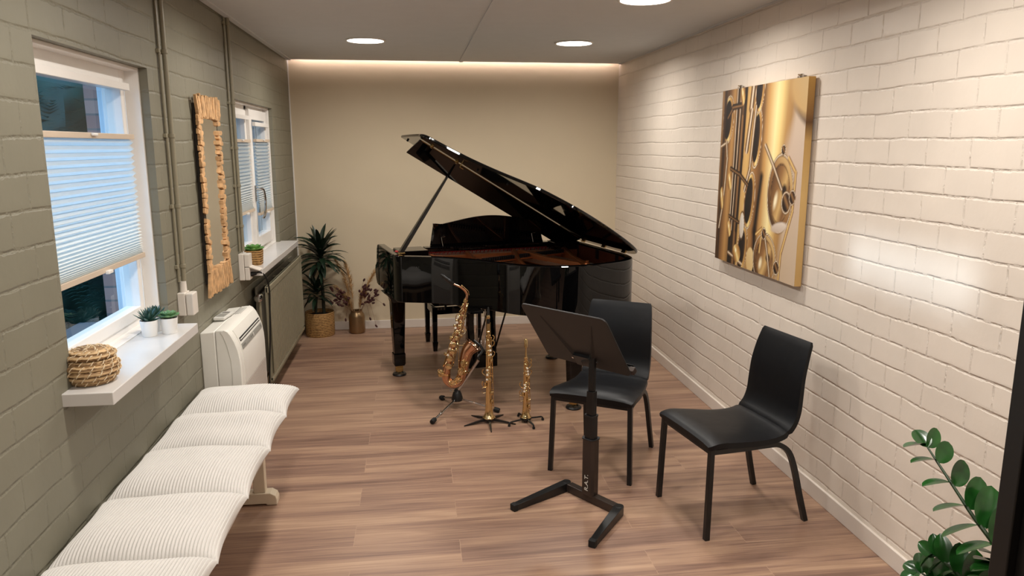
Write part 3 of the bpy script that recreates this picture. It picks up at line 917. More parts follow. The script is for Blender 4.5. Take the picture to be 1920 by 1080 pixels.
for i, uu in enumerate((0.45, 0.8, 1.15)):
    MB().box(uu - 0.05, uu + 0.05, -1.2 - 0.1 * i, -0.42, RB - 0.02, RB + 0.002).build('under_brace', M['piano'], piano, smooth=0, bevel=0.004)
MB().prism(inset(outer, 0.06), 0.90, 0.905).build('soundboard', M['sound'], piano, smooth=0)

# cast plate: pin field near the keyboard, curved flange and struts
plate = MB()
plate.box(0.07, 1.53, -0.53, -0.46, 0.925, 0.985)
plate.box(0.07, 1.53, -0.46, -0.36, 0.93, 0.972)
fl_i, fl_o = inset(outer, 0.15), inset(outer, 0.066)
rings = []
for i in range(8, n - 2):
    a, b = fl_o[i], fl_i[i]
    rings.append([(a[0], a[1], 0.918), (a[0], a[1], 0.945), (b[0], b[1], 0.938), (b[0], b[1], 0.918)])
plate.loft(rings)
pl = plate.build('cast_plate', M['plate'], piano, smooth=35, bevel=0.004)
def strut(p, q, w0=0.022, h0=1.004, h1=0.985):
    a, b = L3(*p, 0.925), L3(*q, 0.925)
    d = (b - a).normalized(); s = d.cross(Vector((0, 0, 1))) * w0
    mb = MB()
    rr_ = []
    for f in (0, 0.06, 0.5, 0.94, 1):
        c = a + (b - a) * f
        h = (h0 if f < 0.5 else h1) - 0.925 - (0.02 if f in (0, 1) else 0)
        rr_.append([c - s, c - s * 0.7 + Vector((0, 0, h)), c + s * 0.7 + Vector((0, 0, h)), c + s])
    mb.loft(rr_)
    mb.build('strut', M['plate'], pl, smooth=30, bevel=0.004)
strut((0.30, 0.50), (0.40, 0.93), 0.018, 1.005, 0.985)
strut((0.60, 0.47), (0.59, 0.98), 0.018, 1.012, 0.985)
strut((0.98, 0.50), (0.82, 1.18), 0.018, 1.016, 0.985)
strut((1.00, 0.54), (1.25, 1.24), 0.030, 1.014, 0.99)
strut((1.41, 0.50), (1.27, 1.22), 0.022, 1.012, 0.985)
MB().lathe([(0.001, 0.0), (0.03, 0.0), (0.03, 0.05), (0.02, 0.065), (0.012, 0.068), (0.012, 0.082), (0.001, 0.083)], L3(1.265, 1.25, 0.925), 16).build('plate_bolt', M['plate'], pl)
# strings and dampers
sg = MB()
for i in range(96):
    f = i / 95
    u = 0.10 + f * 1.40
    if any(abs(u - c) < 0.03 for c in (0.315, 0.60)): continue
    t1 = 0.80 + 0.70 * min(1, max(0, (f - 0.1) / 0.45)) if f < 0.62 else 1.47 - 0.25 * max(0, f - 0.85) / 0.15
    du = 0.10 * (t1 - 0.5) if u < 0.86 else 0.28 * (t1 - 0.5)
    if u + du > 1.49: continue
    r = 0.0009 + 0.0014 * max(0, f - 0.5)
    sg.tube([L3(u, 0.46, 0.962), L3(u + du, t1, 0.955)], r, 5)
so = sg.build('strings', M['string'], piano, smooth=0)
so['kind'] = 'stuff'
dmp = MB().box(-0.0055, 0.0055, -0.02, 0.02, 0, 0.028).box(-0.004, 0.004, -0.017, 0.017, -0.008, 0).mesh('damper', M['blackp'], 0)
for i in range(46):
    u = 0.50 + i * 0.0200
    tt_ = 0.88 - 0.34 * (u - 0.54)
    if abs(u - 0.60) < 0.02 or abs(u - (0.98 - 0.16 * (tt_ - 0.5) / 0.68)) < 0.025 or abs(u - (1.0 + 0.25 * (tt_ - 0.54) / 0.7)) < 0.04 or abs(u - (1.41 - 0.14 * (tt_ - 0.5) / 0.72)) < 0.03: continue
    dd = bpy.data.objects.new('damper', dmp); COL.objects.link(dd); dd.parent = piano
    dd.location = L3(u, tt_, 0.972); dd.rotation_euler = (0, 0, 0.33)
wr = MB().loft([[L3(u, t0 + q, z) for q, z in ((0.03, 0.966), (0.042, 0.966), (0.042, 0.978), (0.03, 0.978))] for u, t0 in ((0.49, 0.897), (1.40, 0.588))])
wr.build('damper_rail', M['plate'], piano, smooth=0)
MB().box(0.055, 1.55, -0.362, -0.352, 0.955, 0.995).build('felt_strip', M['felt'], piano, smooth=0)
# tuning pins
pins = MB()
for i in range(170):
    u = 0.10 + (i % 85) * 0.0166; t = 0.40 + 0.03 * (i // 85) + 0.008 * (i % 2)
    pins.cyl(L3(u, t, 0.97), L3(u, t, 0.995), 0.003, n=6)
po = pins.build('tuning_pins', M['string'], piano, smooth=0); po['kind'] = 'stuff'
# stretcher, key blocks, fallboard and keys on the player's side
MB().box(0.05, 1.55, -0.352, -0.33, 0.86, 1.03).build('stretcher', M['piano'], piano, smooth=0, bevel=0.003)
kb = MB(); kb.box(0.05, 0.27, -0.60, -0.36, 0.985, 1.046)
kb.build('key_block', M['piano'], piano, smooth=0, bevel=0.004)
MB().box(1.33, 1.55, -0.52, -0.36, 0.985, 1.046).build('key_block', M['piano'], piano, smooth=0, bevel=0.004)
MB().loft([[L3(u, t, z) for t, z in ((0.325, 0.80), (0.325, 1.0), (0.29, 1.01), (0.26, 0.97), (0.245, 0.82))] for u in (0.05, 1.55)]).build('fallboard', M['piano'], piano, smooth=0, bevel=0.004)
MB().box(0.0, 1.6, -0.30, 0.12, 0.62 + 0.07, 0.735).build('key_bed', M['piano'], piano, smooth=0, bevel=0.006)
MB().box(0.05, 1.55, 0.075, 0.10, 0.735, 0.79).build('key_slip', M['piano'], piano, smooth=0, bevel=0.004)
kw = MB()
for i in range(52):
    u = 0.115 + i * 0.02635
    kw.box(u, u + 0.0252, -0.235, 0.07, 0.775, 0.80)
keys = kw.build('keyboard', M['ivory'], piano, smooth=0, bevel=0.0012)
kbk = MB()
for i in range(52):
    if i % 7 in (2, 6): continue
    u = 0.115 + i * 0.02635 + 0.0195
    kbk.box(u, u + 0.012, -0.235, -0.07, 0.80, 0.812)
kbk.build('black_keys', M['piano'], keys, smooth=0, bevel=0.002)
# cheek arms that sweep down in front of the keys
for u0, u1 in ((-0.004, 0.05), (1.55, 1.604)):
    pts = [(0.0, RT), (-0.03, 1.02), (-0.055, 0.985), (-0.065, 0.93), (-0.075, 0.885), (-0.10, 0.86), (-0.135, 0.845), (-0.15, 0.81), (-0.14, 0.75), (-0.11, 0.715), (-0.06, 0.69), (0.0, 0.69)]
    MB().loft([[L3(u, t, z) for t, z in pts] for u in (u0, u1)]).build('cheek', M['piano'], piano, smooth=0, bevel=0.006)
# music desk
dk = MB()
NU = 48
def desk_side(z):                          # half width at a height above the foot: waisted ends
    f = z / 0.18
    return 0.472 - 0.018 * math.sin(PI * min(1, f * 1.05)) - 0.016 * f
def desk_pt(f, g, back):
    top = 0.178 + 0.006 * math.cos(PI * f / 0.14) if f < 0.07 else (0.178 + 0.006 * math.cos(PI * (1 - f) / 0.14) if f > 0.93 else 0.178 + 0.056 * math.sin(PI * (f - 0.07) / 0.86) ** 1.2)
    z = top * g
    u = 0.80 + (2 * f - 1) * desk_side(min(z, 0.18))
    return L3(u, 0.40 + 0.22 * z + (0.02 if back else 0), 1.045 + z)
rings = []
for i in range(NU + 1):
    f = i / NU
    rings.append([desk_pt(f, g / 8, False) for g in range(9)] + [desk_pt(f, g / 8, True) for g in range(8, -1, -1)])
dk.loft(rings)
MD = dk.build('music_desk', M['piano'], piano, smooth=30, bevel=0.002)
MB().box(0.28, 1.32, -0.46, -0.37, 1.030, 1.046).build('desk_base', M['piano'], MD, smooth=0, bevel=0.003)
for uu in (0.42, 1.17):
    MB().tube([L3(uu, 0.455, 1.05), L3(uu - 0.01, 0.445, 1.12), L3(uu + 0.02, 0.445, 1.125)], 0.004, 8).build('desk_strut', M['chrome'], MD)

# lid
PHI = math.radians(31); HU, HZ = 1.60, 1.045
c_, s_ = math.cos(PHI), math.sin(PHI)
def lidp(r, t, d):                                     # r from hinge, t along, d below the underside
    return L3(HU - r * c_ - d * s_, t, HZ + r * s_ - d * c_)
lo = [(HU - p[0], -p[1]) for p in inset(outer, -0.022)]
lo = [p for p in lo]
lo[0] = (lo[0][0], 0.0); lo[-1] = (-0.02, 0.0)
fix = []
for r, t in lo: fix.append((r, t))
TH = 0.022
lid = MB()
nn = len(fix)
# trimmed outline: rounded section at the edge
def ring_at(scale_d, d): return [lidp(r + (0.0), t, d) for r, t in fix]
ins = [(HU - p[0], -p[1]) for p in inset(outer, -0.016)]; ins[0] = (ins[0][0], 0.006); ins[-1] = (-0.014, 0.006)
low = [lidp(r, t, 0.0) for r, t in ins]; m1 = [lidp(r, t, -0.005) for r, t in fix]; m2 = [lidp(r, t, -TH + 0.005) for r, t in fix]; top = [lidp(r, t, -TH) for r, t in ins]
lid.loft([low, m1, m2, top])
lo_ = lid.build('lid', M['piano'], piano, smooth=30)
for r, t in ((1.58, 0.10), (0.98, 0.99), (1.15, 0.74)):
    MB().lathe([(0.001, 0.0), (0.008, 0.0), (0.008, 0.012), (0.001, 0.013)], lidp(r, t, 0.0), 10, axis=(lidp(0, 0, 1) - lidp(0, 0, 0))).build('rubber_bumper', M['rubber'], lo_)
for t in (0.50, 0.86, 1.18):
    hgm = MB()
    hgm.cyl(L3(HU - 0.005, t - 0.03, HZ - 0.004), L3(HU - 0.005, t + 0.03, HZ - 0.004), 0.006, n=10)
    hgm.build('lid_hinge', M['brass'], lo_)
    MB().box(HU - 0.062, HU - 0.056, -t - 0.022, -t + 0.022, 0.95, 1.02).build('hinge_leaf', M['blackp'], lo_, smooth=0, bevel=0.001)
# prop cups and hook
for r, t in ((1.49, 0.565), (1.27, 0.565)):
    MB().lathe([(0.016, 0), (0.016, 0.006), (0.010, 0.012), (0.012, 0.018), (0.003, 0.02)], lidp(r, t, 0.0), 14, axis=(lidp(0, 0, 1) - lidp(0, 0, 0))).build('prop_cup', M['brass'], lo_)
MB().tube([lidp(1.24, 0.60, 0.0), lidp(1.24, 0.60, 0.03), lidp(1.21, 0.60, 0.03)], 0.005, 8).build('lid_hook', M['brass'], lo_)
# front flap hanging from the underside of the lid
BE = math.radians(27)
def flapp(r, w, d=0.0):
    return lidp(r, 0.55 - w * math.cos(BE) - d * math.sin(BE), 0.012 + w * math.sin(BE) - d * math.cos(BE))
fp = MB()
WF = 0.235
fp.loft([[flapp(r, 0.0), flapp(r, WF), flapp(r, WF, 0.010), flapp(r, 0.0, 0.010)] for r in (0.06, 1.59)])
fp.build('front_flap', M['piano'], lo_, smooth=0, bevel=0.003)
MB().cyl(lidp(0.08, 0.553, 0.007), lidp(1.575, 0.553, 0.007), 0.0025, n=8).build('flap_hinge', M['brass'], lo_)
# prop stick
a = L3(0.055, 0.60, 1.035); b = lidp(1.275, 0.565, 0.03)
pr = MB()
mid_ = a + (b - a) * 0.55
pr.tube([a, a + (b - a) * 0.12, mid_, b], [0.026, 0.026, 0.020, 0.010], up=(0, -1, 0), square=True, flat=0.55)
pso = pr.build('prop_stick', M['piano'], piano, smooth=0, bevel=0.003)
MB().box(0.035, 0.085, -0.63, -0.575, 1.03, 1.042).build('prop_hinge', M['brass'], pso, smooth=0, bevel=0.002)
MB().ball(L3(0.03, 0.585, 1.046), 0.014, 0.02, 0.008).build('prop_felt', M['felt'], pso)

def piano_leg(u, t, rot=0):
    mb = MB()
    hs = [(0.69, 0.115, 0.08), (0.665, 0.085, 0.07), (0.635, 0.062, 0.06), (0.60, 0.054, 0.054), (0.45, 0.050, 0.050), (0.19, 0.041, 0.041), (0.18, 0.047, 0.047), (0.10, 0.046, 0.046), (0.085, 0.040, 0.040)]
    rings = []
    for z, a, b in hs:
        ch = 0.18 * min(a, b)
        rings.append([L3(u + x, t + y, z) for x, y in ((-a, -b + ch), (-a + ch, -b), (a - ch, -b), (a, -b + ch), (a, b - ch), (a - ch, b), (-a + ch, b), (-a, b - ch))])
    mb.loft(rings)
    lg = mb.build('leg', M['piano'], piano, smooth=25)
    c = MB()
    c.box(u - 0.03, u + 0.03, -t - 0.012, -t + 0.012, 0.03, 0.085)
    c.cyl(L3(u, t - 0.014, 0.045), L3(u, t + 0.014, 0.045), 0.026, n=18)
    c.build('caster', M['brass'], lg, bevel=0.002)
    MB().lathe([(0.001, 0.0), (0.052, 0.0), (0.056, 0.008), (0.05, 0.018), (0.036, 0.02), (0.03, 0.014), (0.001, 0.014)], L3(u, t, 0.0), 24).build('caster_cup', M['blackp'], lg)
piano_leg(0.086, 0.275)
piano_leg(1.43, 0.255)
piano_leg(1.07, 1.47)
# pedal lyre
ly = MB()
ly.box(0.585, 0.825, -0.56, -0.42, 0.075, 0.185)
lyo = ly.build('pedal_lyre', M['piano'], piano, smooth=0, bevel=0.006)
for uu in (0.615, 0.795):
    MB().tube([L3(uu, 0.50, 0.185), L3(uu, 0.50, 0.45), L3(uu, 0.50, 0.69)], [0.032, 0.026, 0.034], square=True, up=(0, 1, 0)).build('lyre_post', M['piano'], lyo, smooth=0, bevel=0.004)
for uu in (0.672, 0.705, 0.738):
    MB().cyl(L3(uu, 0.51, 0.185), L3(uu, 0.51, 0.69), 0.005, n=8).build('pedal_rod', M['chrome'], lyo)
    MB().loft([[L3(uu - 0.012, 0.42, 0.10), L3(uu + 0.012, 0.42, 0.10), L3(uu + 0.012, 0.42, 0.112), L3(uu - 0.012, 0.42, 0.112)], [L3(uu - 0.016, 0.29, 0.085), L3(uu + 0.016, 0.29, 0.085), L3(uu + 0.016, 0.29, 0.096), L3(uu - 0.016, 0.29, 0.096)]]).build('pedal', M['brass'], lyo, smooth=0, bevel=0.003)
for uu in (0.63, 0.78):
    MB().tube([L3(uu, 0.56, 0.14), L3(uu + 0.02, 0.90, 0.69)], 0.007, 8).build('lyre_brace', M['piano'], lyo)

# ------------------------------------------------------------------ piano stool
t = thing('piano_stool', 'black adjustable piano bench behind the grand piano', 'bench', (1.30, 6.49, 0), math.radians(10))
SW, SD = 0.50, 0.345
def stool_leg(x, y):
    a = 0.021
    rr_ = []
    for z, h in ((0.40, a + 0.003), (0.09, a - 0.002), (0.085, a + 0.004), (0.012, a - 0.003), (0, a - 0.003)):
        rr_.append([(x + h * p, y + h * q, z) for p, q in ((-1, -1), (1, -1), (1, 1), (-1, 1))])
    return MB().loft(rr_)
for x, y in ((0, 0), (SW, 0), (0, SD), (SW, SD)):
    stool_leg(x, y).build('leg', M['piano'], t, smooth=0, bevel=0.003)
MB().box(0.02, SW - 0.02, -0.012, 0.012, 0.335, 0.40).build('rail', M['piano'], t, smooth=0, bevel=0.003)
MB().box(0.02, SW - 0.02, SD - 0.012, SD + 0.012, 0.335, 0.40).build('rail', M['piano'], t, smooth=0, bevel=0.003)
MB().box(-0.012, 0.012, 0.02, SD - 0.02, 0.335, 0.40).build('rail', M['piano'], t, smooth=0, bevel=0.003)
MB().box(SW - 0.012, SW + 0.012, 0.02, SD - 0.02, 0.335, 0.40).build('rail', M['piano'], t, smooth=0, bevel=0.003)
for x in (0.12, SW - 0.12):
    MB().tube([(x, 0.03, 0.37), (x, SD - 0.03, 0.46)], 0.008, square=True).tube([(x, SD - 0.03, 0.37), (x, 0.03, 0.46)], 0.008, square=True).build('lift_scissor', M['blackm'], t, smooth=0)
st_ = MB()
def pad(u, v):
    x = -0.03 + u * (SW + 0.06); y = -0.03 + v * (SD + 0.06)
    e = (1 - abs(2 * u - 1) ** 6) * (1 - abs(2 * v - 1) ** 6)
    return (x, y, 0.475 + 0.045 * max(e, 0) ** 0.4)
st_.grid(pad, 24, 18)
st_.box(-0.03, SW + 0.03, -0.03, SD + 0.03, 0.455, 0.476)
st_.build('padded_seat', M['leather'], t, smooth=40)

# ------------------------------------------------------------------ chairs
CA = (0.231, 0.21, 0.562)
def make_chair(label, x, y, az, group):
    t = thing('dining_chair', label, 'chair', (x, y, 0), az, group)
    # local: +x is the facing direction, y across
    path = [(0.012, 0.452), (-0.05, 0.462), (-0.15, 0.452), (-0.27, 0.440), (-0.36, 0.440), (-0.425, 0.455), (-0.468, 0.495), (-0.49, 0.555), (-0.497, 0.63), (-0.505, 0.72), (-0.525, 0.81), (-0.552, 0.895)]
    wid = [0.238, 0.242, 0.236, 0.222, 0.212, 0.206, 0.203, 0.203, 0.203, 0.200, 0.194, 0.184]
    thk = [0.020, 0.026, 0.027, 0.027, 0.027, 0.027, 0.026, 0.024, 0.022, 0.020, 0.018, 0.015]
    P = catmull([(p[0], 0, p[1]) for p in path], 4)
    ww = catmull([(w, 0, 0) for w in wid], 4); tk = catmull([(w, 0, 0) for w in thk], 4)
    def shell(i0, i1, puff):
        mb = MB(); rings = []
        for i in range(i0, i1 + 1):
            p = P[i]; tg_ = (P[min(i + 1, len(P) - 1)] - P[max(i - 1, 0)]).normalized()
            nr = Vector((tg_.z, 0, -tg_.x))
            if nr.z < 0 and i < 16: nr = -nr
            w = ww[i].x; h = tk[i].x
            if i in (i0, i1): w -= 0.006; h *= 0.75
            ring = []
            K = 10
            for k in range(K + 1):
                f = -1 + 2 * k / K
                ring.append(p + Vector((0, f * w, 0)) + nr * (h * (1 - abs(f) ** 8 * 0.5) + puff * (1 - f * f)))
            for k in range(K + 1):
                f = 1 - 2 * k / K
                ring.append(p + Vector((0, f * w, 0)) - nr * (h * (1 - abs(f) ** 8 * 0.5)))
            rings.append(ring)
        mb.loft(rings)
        return mb
    shell(0, 21, 0.006).build('seat', M['leather'], t, smooth=50)
    shell(21, len(P) - 1, 0.004).build('backrest', M['leather'], t, smooth=50)
    q = 0.0125
    for s in (-1, 1):
        MB().tube([(0.0, s * CA[0], 0.0), (-0.012, s * (CA[0] - 0.012), 0.448)], q, square=True, up=(1, 0, 0)).build('leg', M['blackm'], t, smooth=0, bevel=0.002)
        rear = catmull([(-0.02, s * 0.215, 0.428), (-0.2, s * 0.196, 0.416), (-0.33, s * 0.186, 0.412), (-0.40, s * 0.184, 0.405), (-0.455, s * 0.188, 0.365), (-0.49, s * 0.194, 0.28), (-0.525, s * 0.202, 0.14), (-CA[2], s * CA[1], 0.0)], 4)
        MB().tube(rear, q * 0.95, square=True, up=(0, 1, 0)).build('leg', M['blackm'], t, smooth=40)
    MB().tube([(-0.012, -0.21, 0.43), (-0.012, 0.21, 0.43)], 0.011, square=True, up=(0, 0, 1)).tube([(-0.33, -0.18, 0.41), (-0.33, 0.18, 0.41)], 0.011, square=True, up=(0, 0, 1)).build('frame_rail', M['blackm'], t, smooth=0)
    return t
make_chair('black leather chair behind the music stand, in front of the piano tail', 2.074, 3.771, -2.129, 'black leather chairs')
make_chair('black leather chair standing free by the cream brick wall', 2.424, 3.273, -2.973, 'black leather chairs')

# ------------------------------------------------------------------ music stand
t = thing('music_stand', 'black folding music stand in front of the chairs', 'music stand', (2.012, 3.492, 0))
def ms(x, y, z): return Vector((x - 2.012, y - 3.492, z))
A_, B_ = ms(1.919, 3.639, 0.025), ms(2.123, 3.334, 0.025)
bx = MB()
bx.tube([A_ + (B_ - A_) * 0.06, A_ + (B_ - A_) * 0.94], 0.021, square=True, up=(0, 0, 1))
bx.build('crossbar', M['post'], t, smooth=0, bevel=0.003)
for P0, P1 in ((A_, ms(1.600, 3.440, 0.018)), (B_, ms(1.915, 3.045, 0.018))):
    l_ = MB().tube([P0, P0 + (P1 - P0) * 0.97], [0.024, 0.016], square=True, up=(0, 0, 1)).cyl(P0 - Vector((0, 0, 0.024)), P0 + Vector((0, 0, 0.024)), 0.024, n=16).build('leg', M['blackm'], t, smooth=30, bevel=0.002)
    MB().tube([P0 + (P1 - P0) * 0.93, P1], [0.0185, 0.0175], square=True, up=(0, 0, 1)).build('rubber_foot', M['rubber'], l_, smooth=0, bevel=0.003)
hd_ = Vector((math.cos(-0.898), math.sin(-0.898), 0)); n0 = Vector((0.782, 0.623, 0))
def column(z0, z1, r, name, m):
    mb = MB(); rr_ = []
    for z in (z0, z1):
        rr_.append([ms(2.012, 3.492, z) + hd_ * (r * 1.15 * a) + n0 * (r * b) for a, b in ((-1, -0.5), (-0.7, -1), (0.7, -1), (1, -0.5), (1, 0.5), (0.7, 1), (-0.7, 1), (-1, 0.5))])
    return mb.loft(rr_).build(name, m, t, smooth=0, bevel=0.002)
column(0.046, 0.345, 0.033, 'outer_column', M['post'])
column(0.345, 0.352, 0.036, 'column_collar', M['blackm'])
column(0.352, 0.466, 0.026, 'middle_column', M['blackm'])
column(0.466, 0.475, 0.028, 'column_collar', M['blackm'])
column(0.475, 0.60, 0.0205, 'inner_column', M['blackm'])
column(0.60, 0.79, 0.015, 'top_column', M['blackm'])
# printed letters that run up the column
cu = bpy.data.curves.new('letters', 'FONT'); cu.body = 'R.A.T.'; cu.size = 0.036; cu.extrude = 0.0006; cu.align_x = 'LEFT'
tmp = bpy.data.objects.new('letters_curve', cu); COL.objects.link(tmp)
dg = bpy.context.evaluated_depsgraph_get()
me = bpy.data.meshes.new_from_object(tmp.evaluated_get(dg))
bpy.data.objects.remove(tmp)
me.materials.clear(); me.materials.append(M['white_txt'])
lt = bpy.data.objects.new('printed_letters', me); COL.objects.link(lt); lt.parent = t
up_ = Vector((0, 0, 1)); nx = -n0
mm = Matrix((up_, -hd_, nx)).transposed().to_4x4()
mm.translation = ms(2.012, 3.492, 0.072) - n0 * 0.0372 + hd_ * 0.014
lt.matrix_local = mm
# desk sheet, leaning, seen from behind
TI = 0.614
upd = Vector((0, 0, 1)) * math.cos(TI) - n0 * math.sin(TI); nd = hd_.cross(upd).normalized()
if nd.dot(n0) < 0: nd = -nd                         # nd faces the players
dc = ms(1.922, 3.496, 0.871)
WD, HD = 0.535, 0.395
def rr_outline(w, h, r, k=5):
    pts = []
    for cx, cy, a0 in ((w / 2 - r, h / 2 - r, 0), (-w / 2 + r, h / 2 - r, 90), (-w / 2 + r, -h / 2 + r, 180), (w / 2 - r, -h / 2 + r, 270)):
        for i in range(k + 1):
            a = math.radians(a0 + 90 * i / k)
            pts.append((cx + r * math.cos(a), cy + r * math.sin(a)))
    return pts
ol = rr_outline(WD, HD, 0.03)
dm = MB()
dm.loft([[dc + hd_ * a + upd * b + nd * q for a, b in ol] for q in (-0.004, 0.004)])
dko = dm.build('desk_sheet', M['desk'], t, smooth=0, bevel=0.0015)
dm = MB()
for s in (-1, 1):      # two pressed ridges
    rg = []
    for f in (0, 0.3, 0.7, 1):
        c = dc + hd_ * (s * (0.16 - 0.115 * f)) + upd * (0.13 - 0.29 * f) - nd * 0.004
        w = 0.003 + 0.016 * f
        rg.append([c - hd_ * w, c - nd * (0.002 + 0.010 * f), c + hd_ * w])
    dm.loft(rg)
dm.build('pressed_ridge', M['desk'], dko, smooth=0)
dm = MB()
dm.loft([[dc + hd_ * a + upd * (-HD / 2 + b) + nd * q for b, q in ((0, 0.003), (0.006, 0.003), (0.006, 0.05), (0.016, 0.055), (0.012, 0.06), (0, 0.055))] for a in (-WD / 2 + 0.02, WD / 2 - 0.02)])
dm.build('page_ledge', M['blackm'], dko, smooth=0)
MB().obox(dc + hd_ * (WD / 2 - 0.015) - upd * (HD / 2 - 0.004) + nd * 0.03, 0.03, 0.03, 0.03, Matrix((hd_, upd, nd)).transposed()).build('page_clip', M['post'], dko, smooth=0, bevel=0.003)
bk = MB()
bk.obox(dc - upd * (HD / 2 - 0.055) - nd * 0.014, 0.10, 0.07, 0.018, Matrix((hd_, upd, nd)).transposed())
bk.tube([dc - upd * (HD / 2 - 0.05) - nd * 0.02, ms(2.0, 3.492, 0.765), ms(2.012, 3.492, 0.74)], 0.014, 10)
bk.build('tilt_bracket', M['blackm'], t, smooth=30, bevel=0.002)
for s in (-1, 1):
    MB().cyl(dc + hd_ * (s * 0.075) - upd * (HD / 2 - 0.05) - nd * 0.004, dc + hd_ * (s * 0.075) - upd * (HD / 2 - 0.05) - nd * 0.011, 0.006, n=10).build('rivet', M['chrome'], dko)

# ------------------------------------------------------------------ saxophones
def key_cup(parent, c, axis, r, m=None, name='key_cup'):
    ax = V3(axis).normalized()
    mb = MB().lathe([(0.0005, 0.0), (r * 0.92, 0.0), (r, 0.002), (r, 0.0045), (r * 0.8, 0.006), (r * 0.35, 0.0072), (0.0005, 0.0078)], c, 18, axis=ax)
    return mb.build(name, m or M['gold_dark'], parent, smooth=40)
def rod(parent, p, q, r=0.0026, posts=True, off=(0, 0.012, 0)):
    mb = MB().cyl(p, q, r, n=8)
    p, q = V3(p), V3(q); o = V3(off)
    if posts:
        for f in (0.0, 0.33, 0.66, 1.0):
            c = p + (q - p) * f
            mb.cyl(c + o, c, 0.0022, n=6); mb.ball(c, 0.0045, n=8, m=6)
    return mb.build('key_rod', M['gold'], parent)
FR = Vector((0, -1, 0))

# alto
AXX, AYY, AZZ = 1.41, 4.93, 0.2
alto = thing('alto_saxophone', 'curved copper and gold alto saxophone leaning on its tripod stand', 'saxophone', (AXX - 0.008, AYY, AZZ))
def a3(x, z, y=0.0): return Vector((x, y, z))
bp = [(0.075, 0.581), (0.05, 0.493), (0.028, 0.411), (0.002, 0.334), (-0.023, 0.257), (-0.044, 0.18), (-0.060, 0.113), (-0.066, 0.066)]
bpts = catmull([a3(*p) for p in bp], 4)
br_ = [0.012 + 0.0175 * (i / (len(bpts) - 1)) for i in range(len(bpts))]
MB().tube(bpts, br_, 22).build('body_tube', M['rose'], alto, smooth=60)
bw = catmull([a3(-0.066, 0.066), a3(-0.062, 0.03), a3(-0.040, 0.004), a3(-0.010, -0.006), a3(0.018, 0.010), a3(0.036, 0.045), a3(0.050, 0.088)], 6)
MB().tube(bw, [0.0296 + 0.004 * i / (len(bw) - 1) for i in range(len(bw))], 22).build('bow', M['rose'], alto, smooth=60)
be = catmull([a3(0.050, 0.088), a3(0.058, 0.135), a3(0.069, 0.184), a3(0.088, 0.232), a3(0.123, 0.270)], 6)
ber = [0.0336 + 0.008 * f + 0.018 * f ** 4 for f in [i / (len(be) - 1) for i in range(len(be))]]
blb = MB()
rings = []
blb.tube(be, ber, 26)
blb.f = blb.f[:-1]                               # the mouth of the bell stays open
blo = blb.build('bell', M['rose'], alto, smooth=60)
blo.modifiers.new('wall', 'SOLIDIFY').thickness = 0.0014
bn = (be[-1] - be[-2]).normalized()
MB().lathe([(0.0585, -0.003), (0.0625, 0.0), (0.0585, 0.003), (0.0565, 0.0)], be[-1], 30, axis=bn, caps=False).build('bell_rim', M['rose'], alto)
for p, q in ((bpts[-1], bpts[-3]), (bw[-1], bw[-3])):
    ax = (p - q).normalized()
    r0 = 0.032 if p == bpts[-1] else 0.0405
    MB().lathe([(r0 - 0.003, -0.006), (r0, -0.004), (r0, 0.004), (r0 - 0.003, 0.006)], p, 24, axis=ax).build('bow_ferrule', M['gold'], alto)
nk = catmull([a3(0.075, 0.581), a3(0.083, 0.605), a3(0.084, 0.625), a3(0.070, 0.652), a3(0.037, 0.678), a3(-0.008, 0.700)], 6)
no = MB().tube(nk, [0.0115 - 0.0045 * i / (len(nk) - 1) for i in range(len(nk))], 16).build('neck', M['rose'], alto, smooth=60)
MB().lathe([(0.013, -0.014), (0.0155, -0.012), (0.0155, 0.010), (0.013, 0.012)], a3(0.075, 0.581), 18, axis=(0.35, 0, 1)).build('neck_receiver', M['gold'], no)
MB().tube([nk[9] + Vector((0.014, 0, 0.004)), nk[14] + Vector((0.013, -0.004, 0.012)), nk[22] + Vector((0.006, -0.003, 0.014))], 0.0024, 8).ball(nk[22] + Vector((0.003, -0.002, 0.013)), 0.008, n=10, m=6).build('octave_key', M['gold'], no)
mp0, mp1 = a3(-0.004, 0.698), a3(-0.089, 0.766)
md = (mp1 - mp0).normalized()
mpo = MB().lathe([(0.0105, 0.0), (0.0145, 0.006), (0.0145, 0.05), (0.0130, 0.09), (0.008, 0.108)], mp0, 18, axis=md).build('mouthpiece', M['blackp'], alto)
MB().lathe([(0.0152, 0.0), (0.0160, 0.002), (0.0160, 0.026), (0.0152, 0.028)], mp0 + md * 0.022, 18, axis=md).cyl(mp0 + md * 0.03 + Vector((0, -0.016, 0)), mp0 + md * 0.03 + Vector((0.012, -0.016, 0.012)), 0.003, n=8).build('ligature', M['blackm'], mpo)
# key work
bdir = (a3(0.075, 0.581) - a3(-0.060, 0.113)).normalized()
bs = Vector((bdir.z, 0, -bdir.x))                  # across the body, to the right
def onbody(f, s, d): return a3(-0.060, 0.113) + (a3(0.075, 0.581) - a3(-0.060, 0.113)) * f + bs * s + FR * d
random.seed(5)
for f, s, r in ((0.04, 0.004, 0.021), (0.15, -0.002, 0.020), (0.26, 0.004, 0.0185), (0.36, 0.0, 0.017), (0.46, 0.004, 0.0155), (0.55, 0.0, 0.014), (0.63, 0.004, 0.012), (0.71, 0.0, 0.0105), (0.79, 0.003, 0.009), (0.86, 0.0, 0.008)):
    key_cup(alto, onbody(f, s, 0.032 - 0.013 * f), FR, r)
for f in (0.20, 0.29, 0.38, 0.60, 0.68, 0.76):
    MB().lathe([(0.0005, 0), (0.0075, 0), (0.008, 0.003), (0.0068, 0.0045), (0.0005, 0.0046)], onbody(f, -0.020, 0.030 - 0.010 * f), 14, axis=FR).build('pearl_touch', M['pearl'], alto)
rod(alto, onbody(0.02, 0.027, 0.026), onbody(0.92, 0.016, 0.018), 0.0028)
